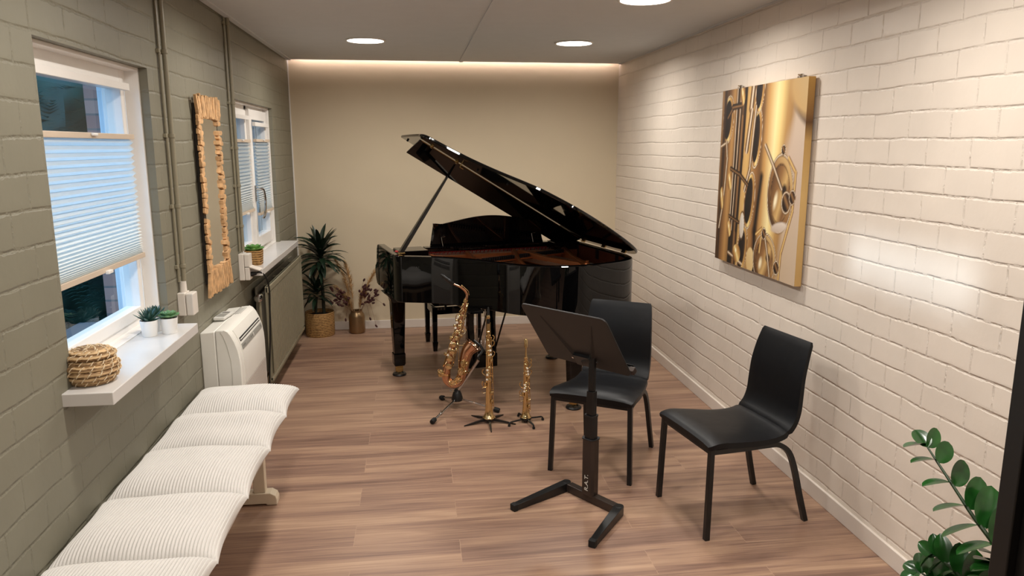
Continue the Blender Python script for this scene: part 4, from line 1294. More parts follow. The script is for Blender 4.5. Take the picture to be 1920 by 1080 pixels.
rod(alto, onbody(0.02, -0.030, 0.018), onbody(0.5, -0.024, 0.016), 0.0026)
rod(alto, onbody(0.30, 0.034, 0.010), onbody(0.97, 0.021, 0.008), 0.0024)
rod(alto, onbody(0.45, -0.022, 0.020), onbody(0.95, -0.015, 0.012), 0.0022)
rod(alto, onbody(0.05, 0.036, 0.004), onbody(0.7, 0.030, 0.006), 0.0026)
for f, s, r in ((0.70, -0.024, 0.0085), (0.62, -0.028, 0.0095), (0.50, 0.034, 0.011), (0.57, 0.036, 0.010), (0.44, -0.030, 0.012), (0.20, -0.036, 0.012)):
    key_cup(alto, onbody(f, s, 0.010), (s * 20, -1, 0.1), r)
for c, ax, r in ((a3(-0.100, 0.078, -0.01), (-0.6, -1, 0.1), 0.026), (a3(0.058, 0.150, -0.036), (0.25, -1, 0.1), 0.029), (a3(0.040, 0.094, -0.036), (0.2, -1, 0), 0.028), (a3(-0.026, 0.012, -0.030), (-0.1, -1, -0.3), 0.026), (a3(0.012, 0.036, -0.036), (0.1, -1, -0.2), 0.024)):
    key_cup(alto, c, ax, r)
    axn = V3(ax).normalized()
    g = MB()
    t1_ = axn.orthogonal().normalized(); t2_ = axn.cross(t1_)
    for a0 in (0.4, 2.5, 4.6):
        ring = [V3(c) + axn * h + (t1_ * math.cos(a0 + b) + t2_ * math.sin(a0 + b)) * (r * q) for h, q, b in ((-0.006, 1.15, -0.2), (0.016, 1.1, 0.0), (0.020, 0.6, 0.1), (0.016, 0.2, 0.2))]
        g.tube(catmull(ring, 3), 0.0020, 6)
    g.build('key_guard', M['gold'], alto)
rod(alto, a3(-0.01, 0.03, -0.045), a3(0.075, 0.20, -0.046), 0.0026)
rod(alto, a3(0.02, 0.10, -0.03), a3(0.02, 0.30, -0.02), 0.0024)
random.seed(14)
for q in range(30):
    f = 0.04 + 0.0305 * q
    sx_ = random.choice((-1, 1)) * random.uniform(0.012, 0.034)
    p = onbody(f, sx_, 0.022); q2 = onbody(f + random.uniform(0.02, 0.07), sx_ * random.uniform(0.2, 1.1), 0.030)
    MB().tube([p, (p + q2) / 2 + FR * 0.008, q2], [0.0022, 0.0034, 0.0022], 7).ball(q2, 0.005, n=8, m=6).build('key_arm', M['gold_dark'], alto)
br2 = MB().tube([onbody(0.35, 0.02, 0), a3(0.075, 0.265, 0), be[-6] + Vector((-0.022, 0, 0.012))], 0.003, 8).lathe([(0.010, -0.002), (0.013, 0), (0.010, 0.002), (0.008, 0)], a3(0.062, 0.268, 0), 14, axis=FR, caps=False)
br2.build('bell_brace', M['gold'], alto)
MB().tube(catmull([onbody(0.50, 0.03, 0.012), onbody(0.54, 0.05, 0.012), onbody(0.60, 0.055, 0.01), onbody(0.63, 0.035, 0.01)], 4), 0.003, 6).build('palm_key', M['gold'], alto)
MB().tube(catmull([onbody(0.68, -0.018, 0.014), onbody(0.73, -0.034, 0.012), onbody(0.78, -0.034, 0.012), onbody(0.80, -0.02, 0.012)], 4), 0.003, 6).build('palm_key', M['gold'], alto)

# its stand
t = thing('saxophone_stand', 'chrome tripod stand with a black hub that holds the alto saxophone', 'stand', (1.412, 4.985, 0))
def s3(x, y, z): return Vector((x - 1.412, y - 4.985, z))
MB().lathe([(0.036, 0.055), (0.041, 0.062), (0.040, 0.075), (0.030, 0.11), (0.019, 0.135), (0.012, 0.14)], (0, 0, 0), 20).build('hub', M['blackp'], t)
for e_ in ((1.232, 4.697, 0.018), (1.308, 5.165, 0.018), (1.684, 4.853, 0.018)):
    e1 = s3(*e_); st0 = Vector((e1.x * 0.12, e1.y * 0.12, 0.066))
    l_ = MB().cyl(st0, e1, 0.0075, n=10).build('leg', M['chrome'], t)
    dd = (e1 - st0).normalized()
    MB().lathe([(0.010, -0.03), (0.016, -0.028), (0.0175, 0.0), (0.015, 0.012), (0.002, 0.014)], e1, 14, axis=dd).build('rubber_foot', M['rubber'], l_)
    if e_[0] < 1.25: MB().lathe([(0.010, -0.01), (0.012, -0.01), (0.012, 0.012), (0.010, 0.012)], st0 + (e1 - st0) * 0.62, 12, axis=dd).cyl(st0 + (e1 - st0) * 0.62, st0 + (e1 - st0) * 0.62 + Vector((0, 0, 0.022)), 0.004, n=8).build('leg_clamp', M['chrome'], l_)
pt = s3(1.558, 4.885, 0.375)
MB().cyl(s3(1.414, 4.985, 0.12), pt, 0.0105, n=14).build('pole', M['chrome'], t)
MB().cyl((-0.02, -0.01, 0.125), (-0.045, -0.015, 0.13), 0.004, n=8).ball((-0.047, -0.015, 0.131), 0.008, n=8, m=6).build('lock_screw', M['chrome'], t)
ck = MB()
ck.tube(catmull([pt, pt + Vector((-0.004, 0, 0.022)), s3(1.574, 4.90, 0.415), s3(1.590, 4.93, 0.432), s3(1.574, 4.972, 0.452), s3(1.535, 4.995, 0.485)], 4), 0.009, 10)
ck.build('bell_cradle', M['blackp'], t)
pe = s3(1.487, 4.935, 0.245)
MB().tube([pe, pe + Vector((-0.025, -0.006, -0.004))], 0.006, 8).tube([pe + Vector((-0.026, -0.006, -0.004)), pe + Vector((-0.036, 0.002, -0.004))], 0.011, 10).build('lower_rest', M['blackp'], t)

# straight saxophones on peg stands
def straight_sax(label, x, y, h, rb, rt, capped, seed):
    random.seed(seed)
    t = thing('soprano_saxophone', label, 'saxophone', (x, y, 0.034), random.uniform(-0.2, 0.2))
    L = h - 0.034
    nb = 0.74 * L if capped else 0.77 * L                 # top of the body
    rd = lambda z: rb + (rt - rb) * min(1, z / nb)
    MB().lathe([(rb * 1.75, 0.0), (rb * 1.8, 0.004), (rb * 1.45, 0.014), (rb * 1.15, 0.035), (rb * 1.02, 0.07), (rd(0.4 * nb), 0.4 * nb), (rd(nb), nb)], n=26).build('body_tube', M['gold'], t, smooth=50)
    MB().lathe([(rb * 1.76, -0.002), (rb * 1.86, 0.002), (rb * 1.76, 0.006)], n=28, caps=False).build('bell_rim', M['gold'], t)
    MB().lathe([(rt * 1.1, 0), (rt * 1.35, 0.002), (rt * 1.35, 0.012), (rt * 1.1, 0.015)], (0, 0, nb), 16).build('neck_ring', M['gold'], t)
    if capped:
        MB().lathe([(rt * 0.9, nb), (rt * 0.62, nb + 0.10 * L), (rt * 0.55, nb + 0.15 * L)], n=14).build('neck', M['gold'], t)
        MB().lathe([(0.008, nb + 0.145 * L), (0.0115, nb + 0.15 * L), (0.0115, L - 0.01), (0.0075, L - 0.002), (0.001, L)], n=16).build('mouthpiece_cap', M['gold'], t)
    else:
        MB().lathe([(rt * 0.95, nb), (rt * 0.75, nb + 0.09 * L)], n=14).build('neck', M['gold'], t)
        mo = MB().lathe([(0.0085, nb + 0.085 * L), (0.0105, nb + 0.09 * L), (0.0100, L - 0.07), (0.0085, L - 0.02), (0.004, L)], n=16).build('mouthpiece', M['blackp'], t)
        MB().lathe([(0.0108, 0), (0.0114, 0.001), (0.0114, 0.022), (0.0108, 0.023)], (0, 0, nb + 0.13 * L), 16).build('ligature', M['gold'], mo)
        MB().tube([(-0.012, -0.006, nb - 0.02), (-0.014, -0.006, nb + 0.14 * L)], 0.0028, 8).build('octave_key', M['gold'], t)
        MB().tube([(0.012, -0.010, nb - 0.06), (0.012, -0.010, nb + 0.10 * L)], 0.0024, 8).build('octave_key', M['gold'], t)
    def P(f, ang, d=0.004):
        a = math.radians(ang); z = f * nb
        r = rd(z) + d
        return Vector((math.sin(a) * r, -math.cos(a) * r, z)), Vector((math.sin(a), -math.cos(a), 0))
    for f, ang, r in ((0.20, 50, 0.016), (0.30, 42, 0.015), (0.40, -75, 0.017), (0.46, 10, 0.0135), (0.53, -5, 0.0125), (0.60, 8, 0.012), (0.68, 60, 0.014), (0.74, 5, 0.010), (0.80, -6, 0.0095), (0.86, 8, 0.009), (0.92, -8, 0.008)):
        if capped: r *= 0.85
        p, a = P(f, ang, 0.006)
        key_cup(t, p, a, r)
    for f, ang in ((0.47, -20), (0.525, -16), (0.58, -14), (0.76, 30), (0.81, 25), (0.86, 20)):
        p, a = P(f, ang, 0.014)
        MB().lathe([(0.0005, 0), (0.0068, 0), (0.0074, 0.003), (0.006, 0.0045), (0.0005, 0.0046)], p, 12, axis=a).build('pearl_touch', M['pearl'], t)
    for f0, f1, ang, d in ((0.12, 0.70, 70, 0.012), (0.14, 0.72, 95, 0.010), (0.38, 0.97, -40, 0.009), (0.60, 0.98, 30, 0.010), (0.42, 0.95, 75, 0.008)):
        p, a = P(f0, ang, d); q, b = P(f1, ang, d)
        rod(t, p, q, 0.0022, True, -a * d * 1.1)
    for f, ang, s in ((0.36, -85, 1), (0.72, 80, 1), (0.90, 95, 1), (0.84, 90, 1), (0.50, -95, 1)):
        p, a = P(f, ang, 0.004)
        MB().tube(catmull([p, p + a * 0.016 + Vector((0, 0, 0.012)), p + a * 0.022 + Vector((0, 0, 0.03)), p + a * 0.012 + Vector((0, -0.004, 0.045))], 3), [0.0028] * 4 + [0.0036] * 4 + [0.0044, 0.003], 6).build('side_key', M['gold'], t)
    p, a = P(0.33, -80, 0.002)
    g = MB()
    for b in (-0.018, 0.018):
        g.tube(catmull([p + Vector((0, 0, b)), p + a * 0.02 + Vector((0, 0, b)), p + a * 0.024 + Vector((0, 0, b * 0.3))], 3), 0.0018, 6)
    g.build('key_guard', M['gold'], t)
    return t
straight_sax('tall straight gold soprano saxophone standing on a star shaped peg stand', 1.606, 4.68, 0.785, 0.0235, 0.0105, False, 3)
straight_sax('short straight gold sopranino saxophone with a gold cap, right of the taller one', 1.850, 4.655, 0.575, 0.0205, 0.0095, True, 8)
def peg_stand(label, x, y, feet, bent):
    t = thing('peg_stand', label, 'stand', (x, y, 0))
    MB().lathe([(0.001, 0.012), (0.030, 0.012), (0.038, 0.022), (0.038, 0.0315), (0.001, 0.0315)], n=24).lathe([(0.012, 0.0), (0.012, 0.012)], n=14).build('hub', M['blackp'], t)
    for fx, fy in feet:
        e_ = Vector((fx - x, fy - y, 0)); d = e_.normalized()
        if bent:
            l_ = MB().tube([d * 0.02 + Vector((0, 0, 0.024)), e_ * 0.90 + Vector((0, 0, 0.026)), e_ * 0.97 + Vector((0, 0, 0.022)), e_ + Vector((0, 0, 0.004))], 0.006, 8).build('leg', M['blackm'], t, smooth=40)
            MB().cyl(e_ + Vector((0, 0, 0)), e_ * 0.985 + Vector((0, 0, 0.014)), 0.009, n=10).build('rubber_foot', M['rubber'], l_)
        else:
            MB().tube([d * 0.02 + Vector((0, 0, 0.022)), e_ * 0.6 + Vector((0, 0, 0.012)), e_ + Vector((0, 0, 0.003))], [0.0075, 0.006, 0.003], square=True, up=(0, 0, 1), flat=1.0).build('leg', M['blackp'], t, smooth=0)
    return t
peg_stand('black star shaped peg stand with flat pointed legs under the tall soprano saxophone', 1.606, 4.68, ((1.436, 4.624), (1.603, 4.497), (1.777, 4.613), (1.715, 4.799), (1.499, 4.813)), False)
peg_stand('black peg stand with bent down feet under the short sopranino saxophone', 1.850, 4.655, ((1.729, 4.585), (1.883, 4.52), (1.968, 4.669), (1.815, 4.761)), True)

# ------------------------------------------------------------------ canvas print of a saxophone
import numpy as np
CY0, CY1, CZ0, CZ1, CT = 3.65, 4.715, 1.075, 2.155, 0.05
t = thing('canvas_print', 'large canvas print of golden saxophone keys on the cream brick wall', 'picture', (W, (CY0 + CY1) / 2, CZ0))
cw, ch = CY1 - CY0, CZ1 - CZ0
NX, NZ = 190, 190
uu, vv = np.meshgrid(np.linspace(0, 1, NX + 1), np.linspace(0, 1, NZ + 1))     # u from the left edge seen in the room, v upwards
asp = 1.0
img = np.zeros(uu.shape + (3,))
def C(c): return np.array(lin(c)[:3])
def blend(col, a):
    global img
    a = np.clip(a, 0, 1)[..., None]
    img = img * (1 - a) + col * a
def grad(x, stops):
    xs = [s[0] for s in stops]
    return np.stack([np.interp(x, xs, [C(s[1])[i] for s in stops]) for i in range(3)], -1)
img = grad(uu * 0.8 + vv * 0.2, [(0, (120, 84, 46)), (0.3, (196, 152, 92)), (0.6, (214, 186, 150)), (1, (226, 204, 182))])
def sdseg(x0, y0, x1, y1):
    dx, dy = x1 - x0, y1 - y0
    tt = np.clip(((uu - x0) * dx + (vv - y0) * dy) / (dx * dx + dy * dy), 0, 1)
    return (uu - x0 - tt * dx) * dy / math.hypot(dx, dy) - (vv - y0 - tt * dy) * dx / math.hypot(dx, dy), np.hypot(uu - x0 - tt * dx, vv - y0 - tt * dy), tt
GOLD = [(-1, (70, 42, 14)), (-0.75, (150, 100, 38)), (-0.4, (206, 156, 74)), (0.0, (250, 226, 150)), (0.25, (224, 178, 92)), (0.7, (190, 140, 64)), (1, (110, 72, 26))]
BROWN = [(-1, (30, 16, 8)), (-0.3, (70, 44, 20)), (0.1, (176, 130, 70)), (0.4, (96, 62, 30)), (1, (26, 14, 8))]
SILV = [(-1, (60, 38, 20)), (-0.4, (150, 110, 64)), (0.0, (250, 238, 214)), (0.4, (176, 134, 84)), (1, (50, 30, 16))]
def stroke(pts, w, stops=SILV, soft=0.004, cap=True):
    for (x0, y0), (x1, y1) in zip(pts, pts[1:]):
        s, d, tt = sdseg(x0, y0, x1, y1)
        blend(grad(np.clip(s / w, -1, 1), stops), (w - d) / soft)
def tubeband(x0, y0, w0, x1, y1, w1, stops, soft=0.01):
    s, d, tt = sdseg(x0, y0, x1, y1)
    ww = w0 + (w1 - w0) * tt
    blend(grad(np.clip(s / ww, -1, 1), stops), (ww - d) / soft)
def ell(cx, cy, rx, ry, stops, soft=0.02, ang=0.0, shade=(0.6, 0.6)):
    ca, sa = math.cos(ang), math.sin(ang)
    x = ((uu - cx) * ca + (vv - cy) * sa) / rx; y = (-(uu - cx) * sa + (vv - cy) * ca) / ry
    r = np.hypot(x, y)
    g = np.clip(x * shade[0] + y * shade[1], -1, 1)
    blend(grad(g, stops), (1 - r) / soft)
    return r
def ring(cx, cy, rx, ry, w, stops=SILV, soft=0.02, ang=0.0):
    ca, sa = math.cos(ang), math.sin(ang)
    x = ((uu - cx) * ca + (vv - cy) * sa) / rx; y = (-(uu - cx) * sa + (vv - cy) * ca) / ry
    r = np.hypot(x, y)
    blend(grad(np.clip((r - 1) / w, -1, 1), stops), (w - np.abs(r - 1)) / soft)
# big soft tubes
tubeband(0.34, -0.1, 0.30, 0.40, 1.1, 0.20, [(-1, (120, 78, 30)), (-0.5, (196, 146, 70)), (0, (226, 184, 104)), (0.5, (170, 120, 54)), (1, (60, 36, 14))], 0.03)
tubeband(0.66, -0.15, 0.15, 0.74, 1.15, 0.20, [(-1, (120, 80, 32)), (-0.6, (214, 164, 84)), (-0.1, (255, 236, 170)), (0.15, (250, 220, 140)), (0.5, (206, 160, 84)), (1, (176, 130, 66))], 0.05)
ell(1.0, 0.82, 0.16, 0.05, [(-1, (90, 60, 36)), (1, (150, 108, 66))], 0.5, -0.5)
ell(0.98, 0.93, 0.20, 0.12, [(-1, (214, 170, 96)), (1, (240, 210, 150))], 0.35, -0.5)
ell(0.93, 0.55, 0.16, 0.30, [(-1, (214, 186, 160)), (1, (228, 206, 186))], 0.5)
tubeband(0.10, -0.1, 0.12, 0.16, 1.1, 0.10, [(-1, (60, 36, 14)), (-0.3, (150, 104, 48)), (0.2, (206, 156, 80)), (1, (90, 58, 24))], 0.03)
tubeband(0.25, -0.1, 0.055, 0.30, 1.1, 0.05, BROWN, 0.02)
# dark key cups seen edge on
for cx, cy, rx, ry, a in ((0.10, 0.83, 0.065, 0.13, -0.1), (0.49, 0.72, 0.050, 0.15, -0.08), (0.50, 0.98, 0.045, 0.12, -0.08), (0.44, 0.38, 0.055, 0.15, -0.12), (0.38, 0.10, 0.055, 0.13, -0.15)):
    ell(cx, cy, rx * 1.18, ry * 1.08, GOLD, 0.06, a, (0.9, 0.3))
    ell(cx - 0.008, cy, rx * 0.82, ry * 0.9, [(-1, (16, 10, 8)), (0.4, (50, 30, 18)), (1, (120, 84, 44))], 0.08, a, (0.9, 0.1))
    ring(cx, cy, rx * 1.15, ry * 1.05, 0.07, SILV, 0.05, a)
# shadowed gaps behind the rods
stroke([(0.225, 1.02), (0.205, 0.2), (0.20, -0.02)], 0.024, [(-1, (60, 36, 16)), (0, (24, 14, 8)), (1, (60, 36, 16))], 0.012)
stroke([(0.335, 1.02), (0.315, 0.62), (0.285, 0.2)], 0.020, [(-1, (70, 42, 18)), (0, (30, 18, 10)), (1, (90, 56, 26))], 0.014)
stroke([(0.05, 1.02), (0.03, 0.0)], 0.03, [(-1, (50, 30, 14)), (1, (110, 72, 34))], 0.02)
stroke([(0.57, 0.52), (0.52, 0.22), (0.54, -0.02)], 0.035, [(-1, (60, 36, 16)), (0, (36, 22, 10)), (1, (120, 80, 40))], 0.03)
# rods
stroke([(0.215, 1.02), (0.20, 0.42), (0.19, 0.22)], 0.013)
stroke([(0.265, 1.02), (0.245, 0.60), (0.22, 0.20)], 0.011)
stroke([(0.31, 1.02), (0.30, 0.86)], 0.015, BROWN)
stroke([(0.42, 1.02), (0.40, 0.88)], 0.030)
stroke([(0.41, 0.86), (0.37, 0.66)], 0.026)
stroke([(0.46, 0.88), (0.42, 0.55), (0.37, 0.44)], 0.018)
stroke([(0.02, 0.68), (0.09, 0.70), (0.11, 0.60), (0.08, 0.34), (0.04, 0.20)], 0.016)
stroke([(0.10, 0.85), (0.16, 0.90), (0.27, 0.905)], 0.020, BROWN)
stroke([(0.17, 0.55), (0.30, 0.52), (0.40, 0.47)], 0.016, BROWN)
stroke([(0.18, 0.275), (0.32, 0.25)], 0.014, BROWN)
stroke([(0.20, 0.06), (0.38, 0.02)], 0.016, SILV)
for cx, cy, rx, ry in ((0.285, 0.955, 0.028, 0.055), (0.165, 0.475, 0.030, 0.055), (0.19, 0.20, 0.030, 0.05), (0.31, 0.07, 0.055, 0.055), (0.06, 0.37, 0.028, 0.07)):
    ell(cx, cy, rx, ry, GOLD, 0.08, 0.1, (0.8, 0.5)); ell(cx - rx * 0.2, cy + ry * 0.3, rx * 0.25, ry * 0.3, [(-1, (255, 244, 210)), (1, (255, 244, 210))], 0.6)
ell(0.36, 0.235, 0.030, 0.075, [(-1, (206, 190, 170)), (1, (236, 228, 216))], 0.08); ring(0.36, 0.235, 0.033, 0.08, 0.08, BROWN, 0.05)
ell(0.49, 0.055, 0.05, 0.075, [(-1, (224, 186, 120)), (1, (240, 212, 150))], 0.08)
# the two round cups at the right
for cx, cy, rx, ry in ((0.79, 0.44, 0.125, 0.185), (0.66, 0.085, 0.120, 0.13)):
    ell(cx, cy, rx * 1.1, ry * 1.08, [(-1, (70, 42, 20)), (0, (176, 128, 66)), (1, (236, 200, 130))], 0.06)
    ell(cx, cy, rx * 0.86, ry * 0.86, [(-1, (96, 60, 28)), (-0.3, (170, 122, 60)), (0.2, (226, 186, 112)), (0.6, (150, 104, 52)), (1, (200, 156, 90))], 0.06, 0, (0.8, -0.5))
    ring(cx, cy, rx * 1.08, ry * 1.06, 0.06, SILV, 0.04)
    ring(cx, cy, rx * 0.80, ry * 0.80, 0.04, BROWN, 0.04)
    ell(cx - rx * 0.35, cy - ry * 0.2, rx * 0.2, ry * 0.34, [(-1, (255, 240, 200)), (1, (255, 240, 200))], 0.7, -0.3)
    ell(cx + rx * 0.35, cy + ry * 0.1, rx * 0.26, ry * 0.22, [(-1, (40, 24, 12)), (1, (80, 52, 26))], 0.5)
stroke([(0.60, 0.68), (0.70, 0.58), (0.80, 0.47)], 0.016)
stroke([(0.86, 0.62), (0.94, 0.55), (0.93, 0.36), (0.84, 0.14), (0.83, 0.0)], 0.014, GOLD)
stroke([(0.64, 0.24), (0.70, 0.10), (0.74, -0.02)], 0.014, SILV)
stroke([(0.55, 0.21), (0.62, 0.25), (0.60, 0.12)], 0.012, GOLD)
for cx, cy, r in ((0.86, 0.40, 0.045), (0.80, 0.66, 0.022), (0.64, 0.22, 0.025), (0.92, 0.43, 0.03), (0.80, 0.06, 0.03)):
    ell(cx, cy, r, r * 1.15, BROWN, 0.15); ring(cx, cy, r, r * 1.15, 0.2, SILV, 0.1)
ell(0.80, 0.27, 0.10, 0.03, [(-1, (206, 180, 156)), (1, (240, 226, 212))], 0.3, 0.2)
lum = img @ np.array([0.3, 0.6, 0.1])
img = np.clip((img * 0.82 + lum[..., None] * 0.18) ** 1.25 * 0.92, 0, 1)
mb = MB()
mb.grid(lambda u, v: (-CT, cw / 2 - u * cw, v * ch), NX, NZ)
me = bpy.data.meshes.new('canvas_picture'); me.from_pydata(mb.v, [], mb.f)
ca_ = me.color_attributes.new('print', 'FLOAT_COLOR', 'POINT')
flat = np.concatenate([img.reshape(-1, 3), np.ones(((NX + 1) * (NZ + 1), 1))], 1).astype(np.float32)
ca_.data.foreach_set('color', flat.ravel())
k = NT('canvas_print_cloth')
at = k.n('ShaderNodeVertexColor'); at.layer_name = 'print'
k.l(at.outputs[0], k.b.inputs['Base Color']); k.b.inputs['Roughness'].default_value = 0.55
tc = k.n('ShaderNodeTexCoord'); nz = k.n('ShaderNodeTexNoise'); nz.inputs['Scale'].default_value = 400
k.l(tc.outputs['Object'], nz.inputs['Vector']); k.bump(nz.outputs['Fac'], 0.15, 0.001)
me.materials.append(k.m)
po = bpy.data.objects.new('printed_front', me); COL.objects.link(po); po.parent = t
k = NT('canvas_edge')
tc = k.n('ShaderNodeTexCoord'); sp = k.n('ShaderNodeSeparateXYZ'); k.l(tc.outputs['Object'], sp.inputs[0])
r_ = k.ramp(k.math('DIVIDE', sp.outputs[2], ch), [(0.0, lin((196, 158, 98))), (0.45, lin((216, 180, 116))), (0.70, lin((206, 166, 100))), (0.79, lin((110, 76, 44))), (0.83, lin((150, 108, 60))), (1.0, lin((206, 160, 84)))])
k.l(r_.outputs[0], k.b.inputs['Base Color']); k.b.inputs['Roughness'].default_value = 0.6
MB().box(-CT + 0.0005, -0.012, -cw / 2, cw / 2, 0, ch).build('wrapped_edge', k.m, t, smooth=0)
MB().box(-0.012, -0.001, -cw / 2 + 0.04, cw / 2 - 0.04, 0.02, ch - 0.02).build('stretcher_frame', M['benchwood'], t, smooth=0)
for y in (-cw / 2 + 0.14, cw / 2 - 0.19):
    hk = MB().box(-0.035, -0.004, y - 0.004, y + 0.004, ch, ch + 0.012).cyl((-0.004, y, ch + 0.02), (-0.035, y, ch + 0.02), 0.004, n=8).box(-0.02, -0.012, y - 0.016, y + 0.016, ch + 0.006, ch + 0.024)
    hk.build('hanging_screw', M['chrome'], t, smooth=30)

# ------------------------------------------------------------------ plants
def strap_leaf(mb, base, d, L, w, droop, n=7, fold=0.25, twist=0.0):
    d = V3(d).normalized()
    side = d.cross(Vector((0, 0, 1)))
    if side.length < 0.05: side = Vector((1, 0, 0))
    side.normalize()
    p = V3(base); o = len(mb.v)
    for i in range(n + 1):
        f = i / n
        ww = w * (math.sin(PI * min(1, 0.12 + f * 0.88)) ** 0.7) * (1 - 0.15 * f)
        if i == n: ww = 0.001
        up = side.cross(d).normalized()
        s2 = side * math.cos(twist * f) + up * math.sin(twist * f)
        mb.v += [tuple(p - s2 * ww + up * ww * fold), tuple(p), tuple(p + s2 * ww + up * ww * fold)]
        p = p + d * (L / n)
        d = (d + Vector((0, 0, -droop / n))).normalized()
    for i in range(n):
        a = o + i * 3
        mb.f += [(a, a + 1, a + 4, a + 3), (a + 1, a + 2, a + 5, a + 4)]
def basket_profile(r, h):
    return [(0.001, 0.0), (r * 0.96, 0.0), (r, 0.012), (r * 1.01, h * 0.5), (r, h - 0.008), (r * 0.985, h), (r * 0.93, h - 0.006), (r * 0.92, h - 0.03), (r * 0.5, h - 0.032), (0.001, h - 0.032)]
random.seed(21)
PX, PY = 0.205, 7.235
t = thing('dracaena_plant', 'two stemmed dark green dragon plant in the back corner by the radiator', 'plant', (PX, PY, 0.203))
c1 = catmull([(0.045, -0.02, -0.0), (0.043, -0.02, 0.2), (0.036, -0.02, 0.42), (0.040, -0.025, 0.52)], 6)
MB().tube(c1, [0.0155 + 0.001 * math.sin(i * 2.1) for i in range(len(c1))], 10).build('tall_cane', M['cane'], t)
c2 = catmull([(-0.03, -0.03, -0.0), (-0.026, -0.035, 0.1), (-0.015, -0.04, 0.18)], 6)
MB().tube(c2, 0.013, 10).build('short_cane', M['cane'], t)
MB().tube(catmull([(0.036, -0.02, 0.40), (0.01, -0.03, 0.46), (0.0, -0.03, 0.52)], 5), 0.011, 8).build('side_shoot', M['cane'], t)
def rosette(name, c, n, L, w, h, ybias=0.0):
    mb = MB()
    for i in range(n):
        a = i * 2.39996 + random.uniform(-0.2, 0.2)
        el = -0.15 + 1.35 * (i / n) + random.uniform(-0.12, 0.12)
        d = Vector((math.cos(a) * math.cos(el), math.sin(a) * math.cos(el), math.sin(el)))
        if ybias and d.y > 0.3: d.y *= 0.45; d.normalize()
        b = V3(c) + Vector((0, 0, -h + 2 * h * i / n)) + d * 0.012
        ll = L * random.uniform(0.75, 1.08)
        lim = (D - 0.05 - PY) - b.y
        if d.y * ll > lim: d.y = max(0.0, lim / ll * 0.55)
        xlim = -PX + 0.07
        if b.x + d.x * ll < xlim and d.x < 0: d.x = max(d.x, (xlim - b.x) / ll); d.normalize()
        strap_leaf(mb, b, d, ll, w * random.uniform(0.8, 1.1), random.uniform(0.55, 1.5), twist=random.uniform(-0.6, 0.6))
    return mb.build(name, M['dracaena'], t, smooth=0)
rosette('tall_foliage', (0.040, -0.05, 0.56), 58, 0.28, 0.027, 0.08, 1)
rosette('short_foliage', (-0.015, -0.06, 0.215), 34, 0.21, 0.021, 0.05, 1)
t = thing('plant_basket', 'round seagrass basket that holds the dragon plant', 'basket', (PX, PY, 0))
MB().lathe(basket_profile(0.138, 0.235), n=48).build('woven_wall', M['seagrass'], t, smooth=50)
MB().lathe([(0.001, 0.2), (0.125, 0.203), (0.125, 0.2035), (0.001, 0.207)], n=30).build('soil', M['soil'], t)

VX, VY = 0.555, 7.275
t = thing('bronze_vase', 'brushed bronze vase with dried flowers against the back wall', 'vase', (VX, VY, 0))
MB().lathe([(0.001, 0), (0.066, 0), (0.076, 0.010), (0.079, 0.03), (0.079, 0.16), (0.074, 0.185), (0.060, 0.205), (0.056, 0.215), (0.058, 0.226), (0.054, 0.227), (0.051, 0.215), (0.055, 0.2), (0.066, 0.18), (0.068, 0.03), (0.001, 0.02)], n=40).build('vase_body', M['vase'], t, smooth=40)
random.seed(31)
plumes = [((-0.176, -0.02, 0.726), 'leaning far left and tallest'), ((-0.093, 0.0, 0.701), 'upright behind the leftmost one'), ((0.229, -0.02, 0.653), 'leaning right, beside the piano'),
          ((-0.187, -0.05, 0.475), 'bending low to the left'), ((0.10, -0.04, 0.46), 'short and leaning right'), ((-0.11, -0.06, 0.40), 'short and bending left in front')]
for (x, y, z), what in plumes:
    b0 = Vector((x * 0.12, y * 0.12, 0.06)); e1 = Vector((x, y, z))
    bend = Vector((-x * 0.15, 0, 0.05))
    pts = catmull([b0, b0.lerp(e1, 0.33) + bend * 0.7, b0.lerp(e1, 0.66) + bend, e1], 6)
    t = thing('pampas_grass', 'straw coloured pampas plume in the bronze vase, ' + what, 'dried plant', (VX, VY, 0), group='pampas plumes in the vase')
    MB().tube(pts[:14], 0.0022, 6).build('stem', M['pampas'], t)
    pm = MB()
    pp = pts[7:]
    for i in range(420):
        f = random.random()
        k_ = f * (len(pp) - 1); i0 = min(int(k_), len(pp) - 2)
        p = pp[i0].lerp(pp[i0 + 1], k_ - i0); tg_ = (pp[i0 + 1] - pp[i0]).normalized()
        a = random.uniform(0, 2 * PI)
        o1 = tg_.orthogonal().normalized(); o2 = tg_.cross(o1)
        rad = o1 * math.cos(a) + o2 * math.sin(a)
        wd = 0.036 * math.sin(PI * (0.12 + 0.86 * f)) ** 0.6
        q = p + rad * wd + tg_ * random.uniform(0.015, 0.04)
        sd = rad.cross(tg_) * 0.0022
        pm.add([p - sd, p + sd, q + sd * 0.6, q - sd * 0.6, p + rad * wd * 0.5 + tg_ * 0.008 + sd * 2.4], [(0, 1, 2, 3), (0, 1, 4)])
    pm.tube(pp, [0.006 * math.sin(PI * (0.15 + 0.8 * i / (len(pp) - 1))) + 0.001 for i in range(len(pp))], 6)
    pm.build('plume', M['pampas'], t, smooth=0)
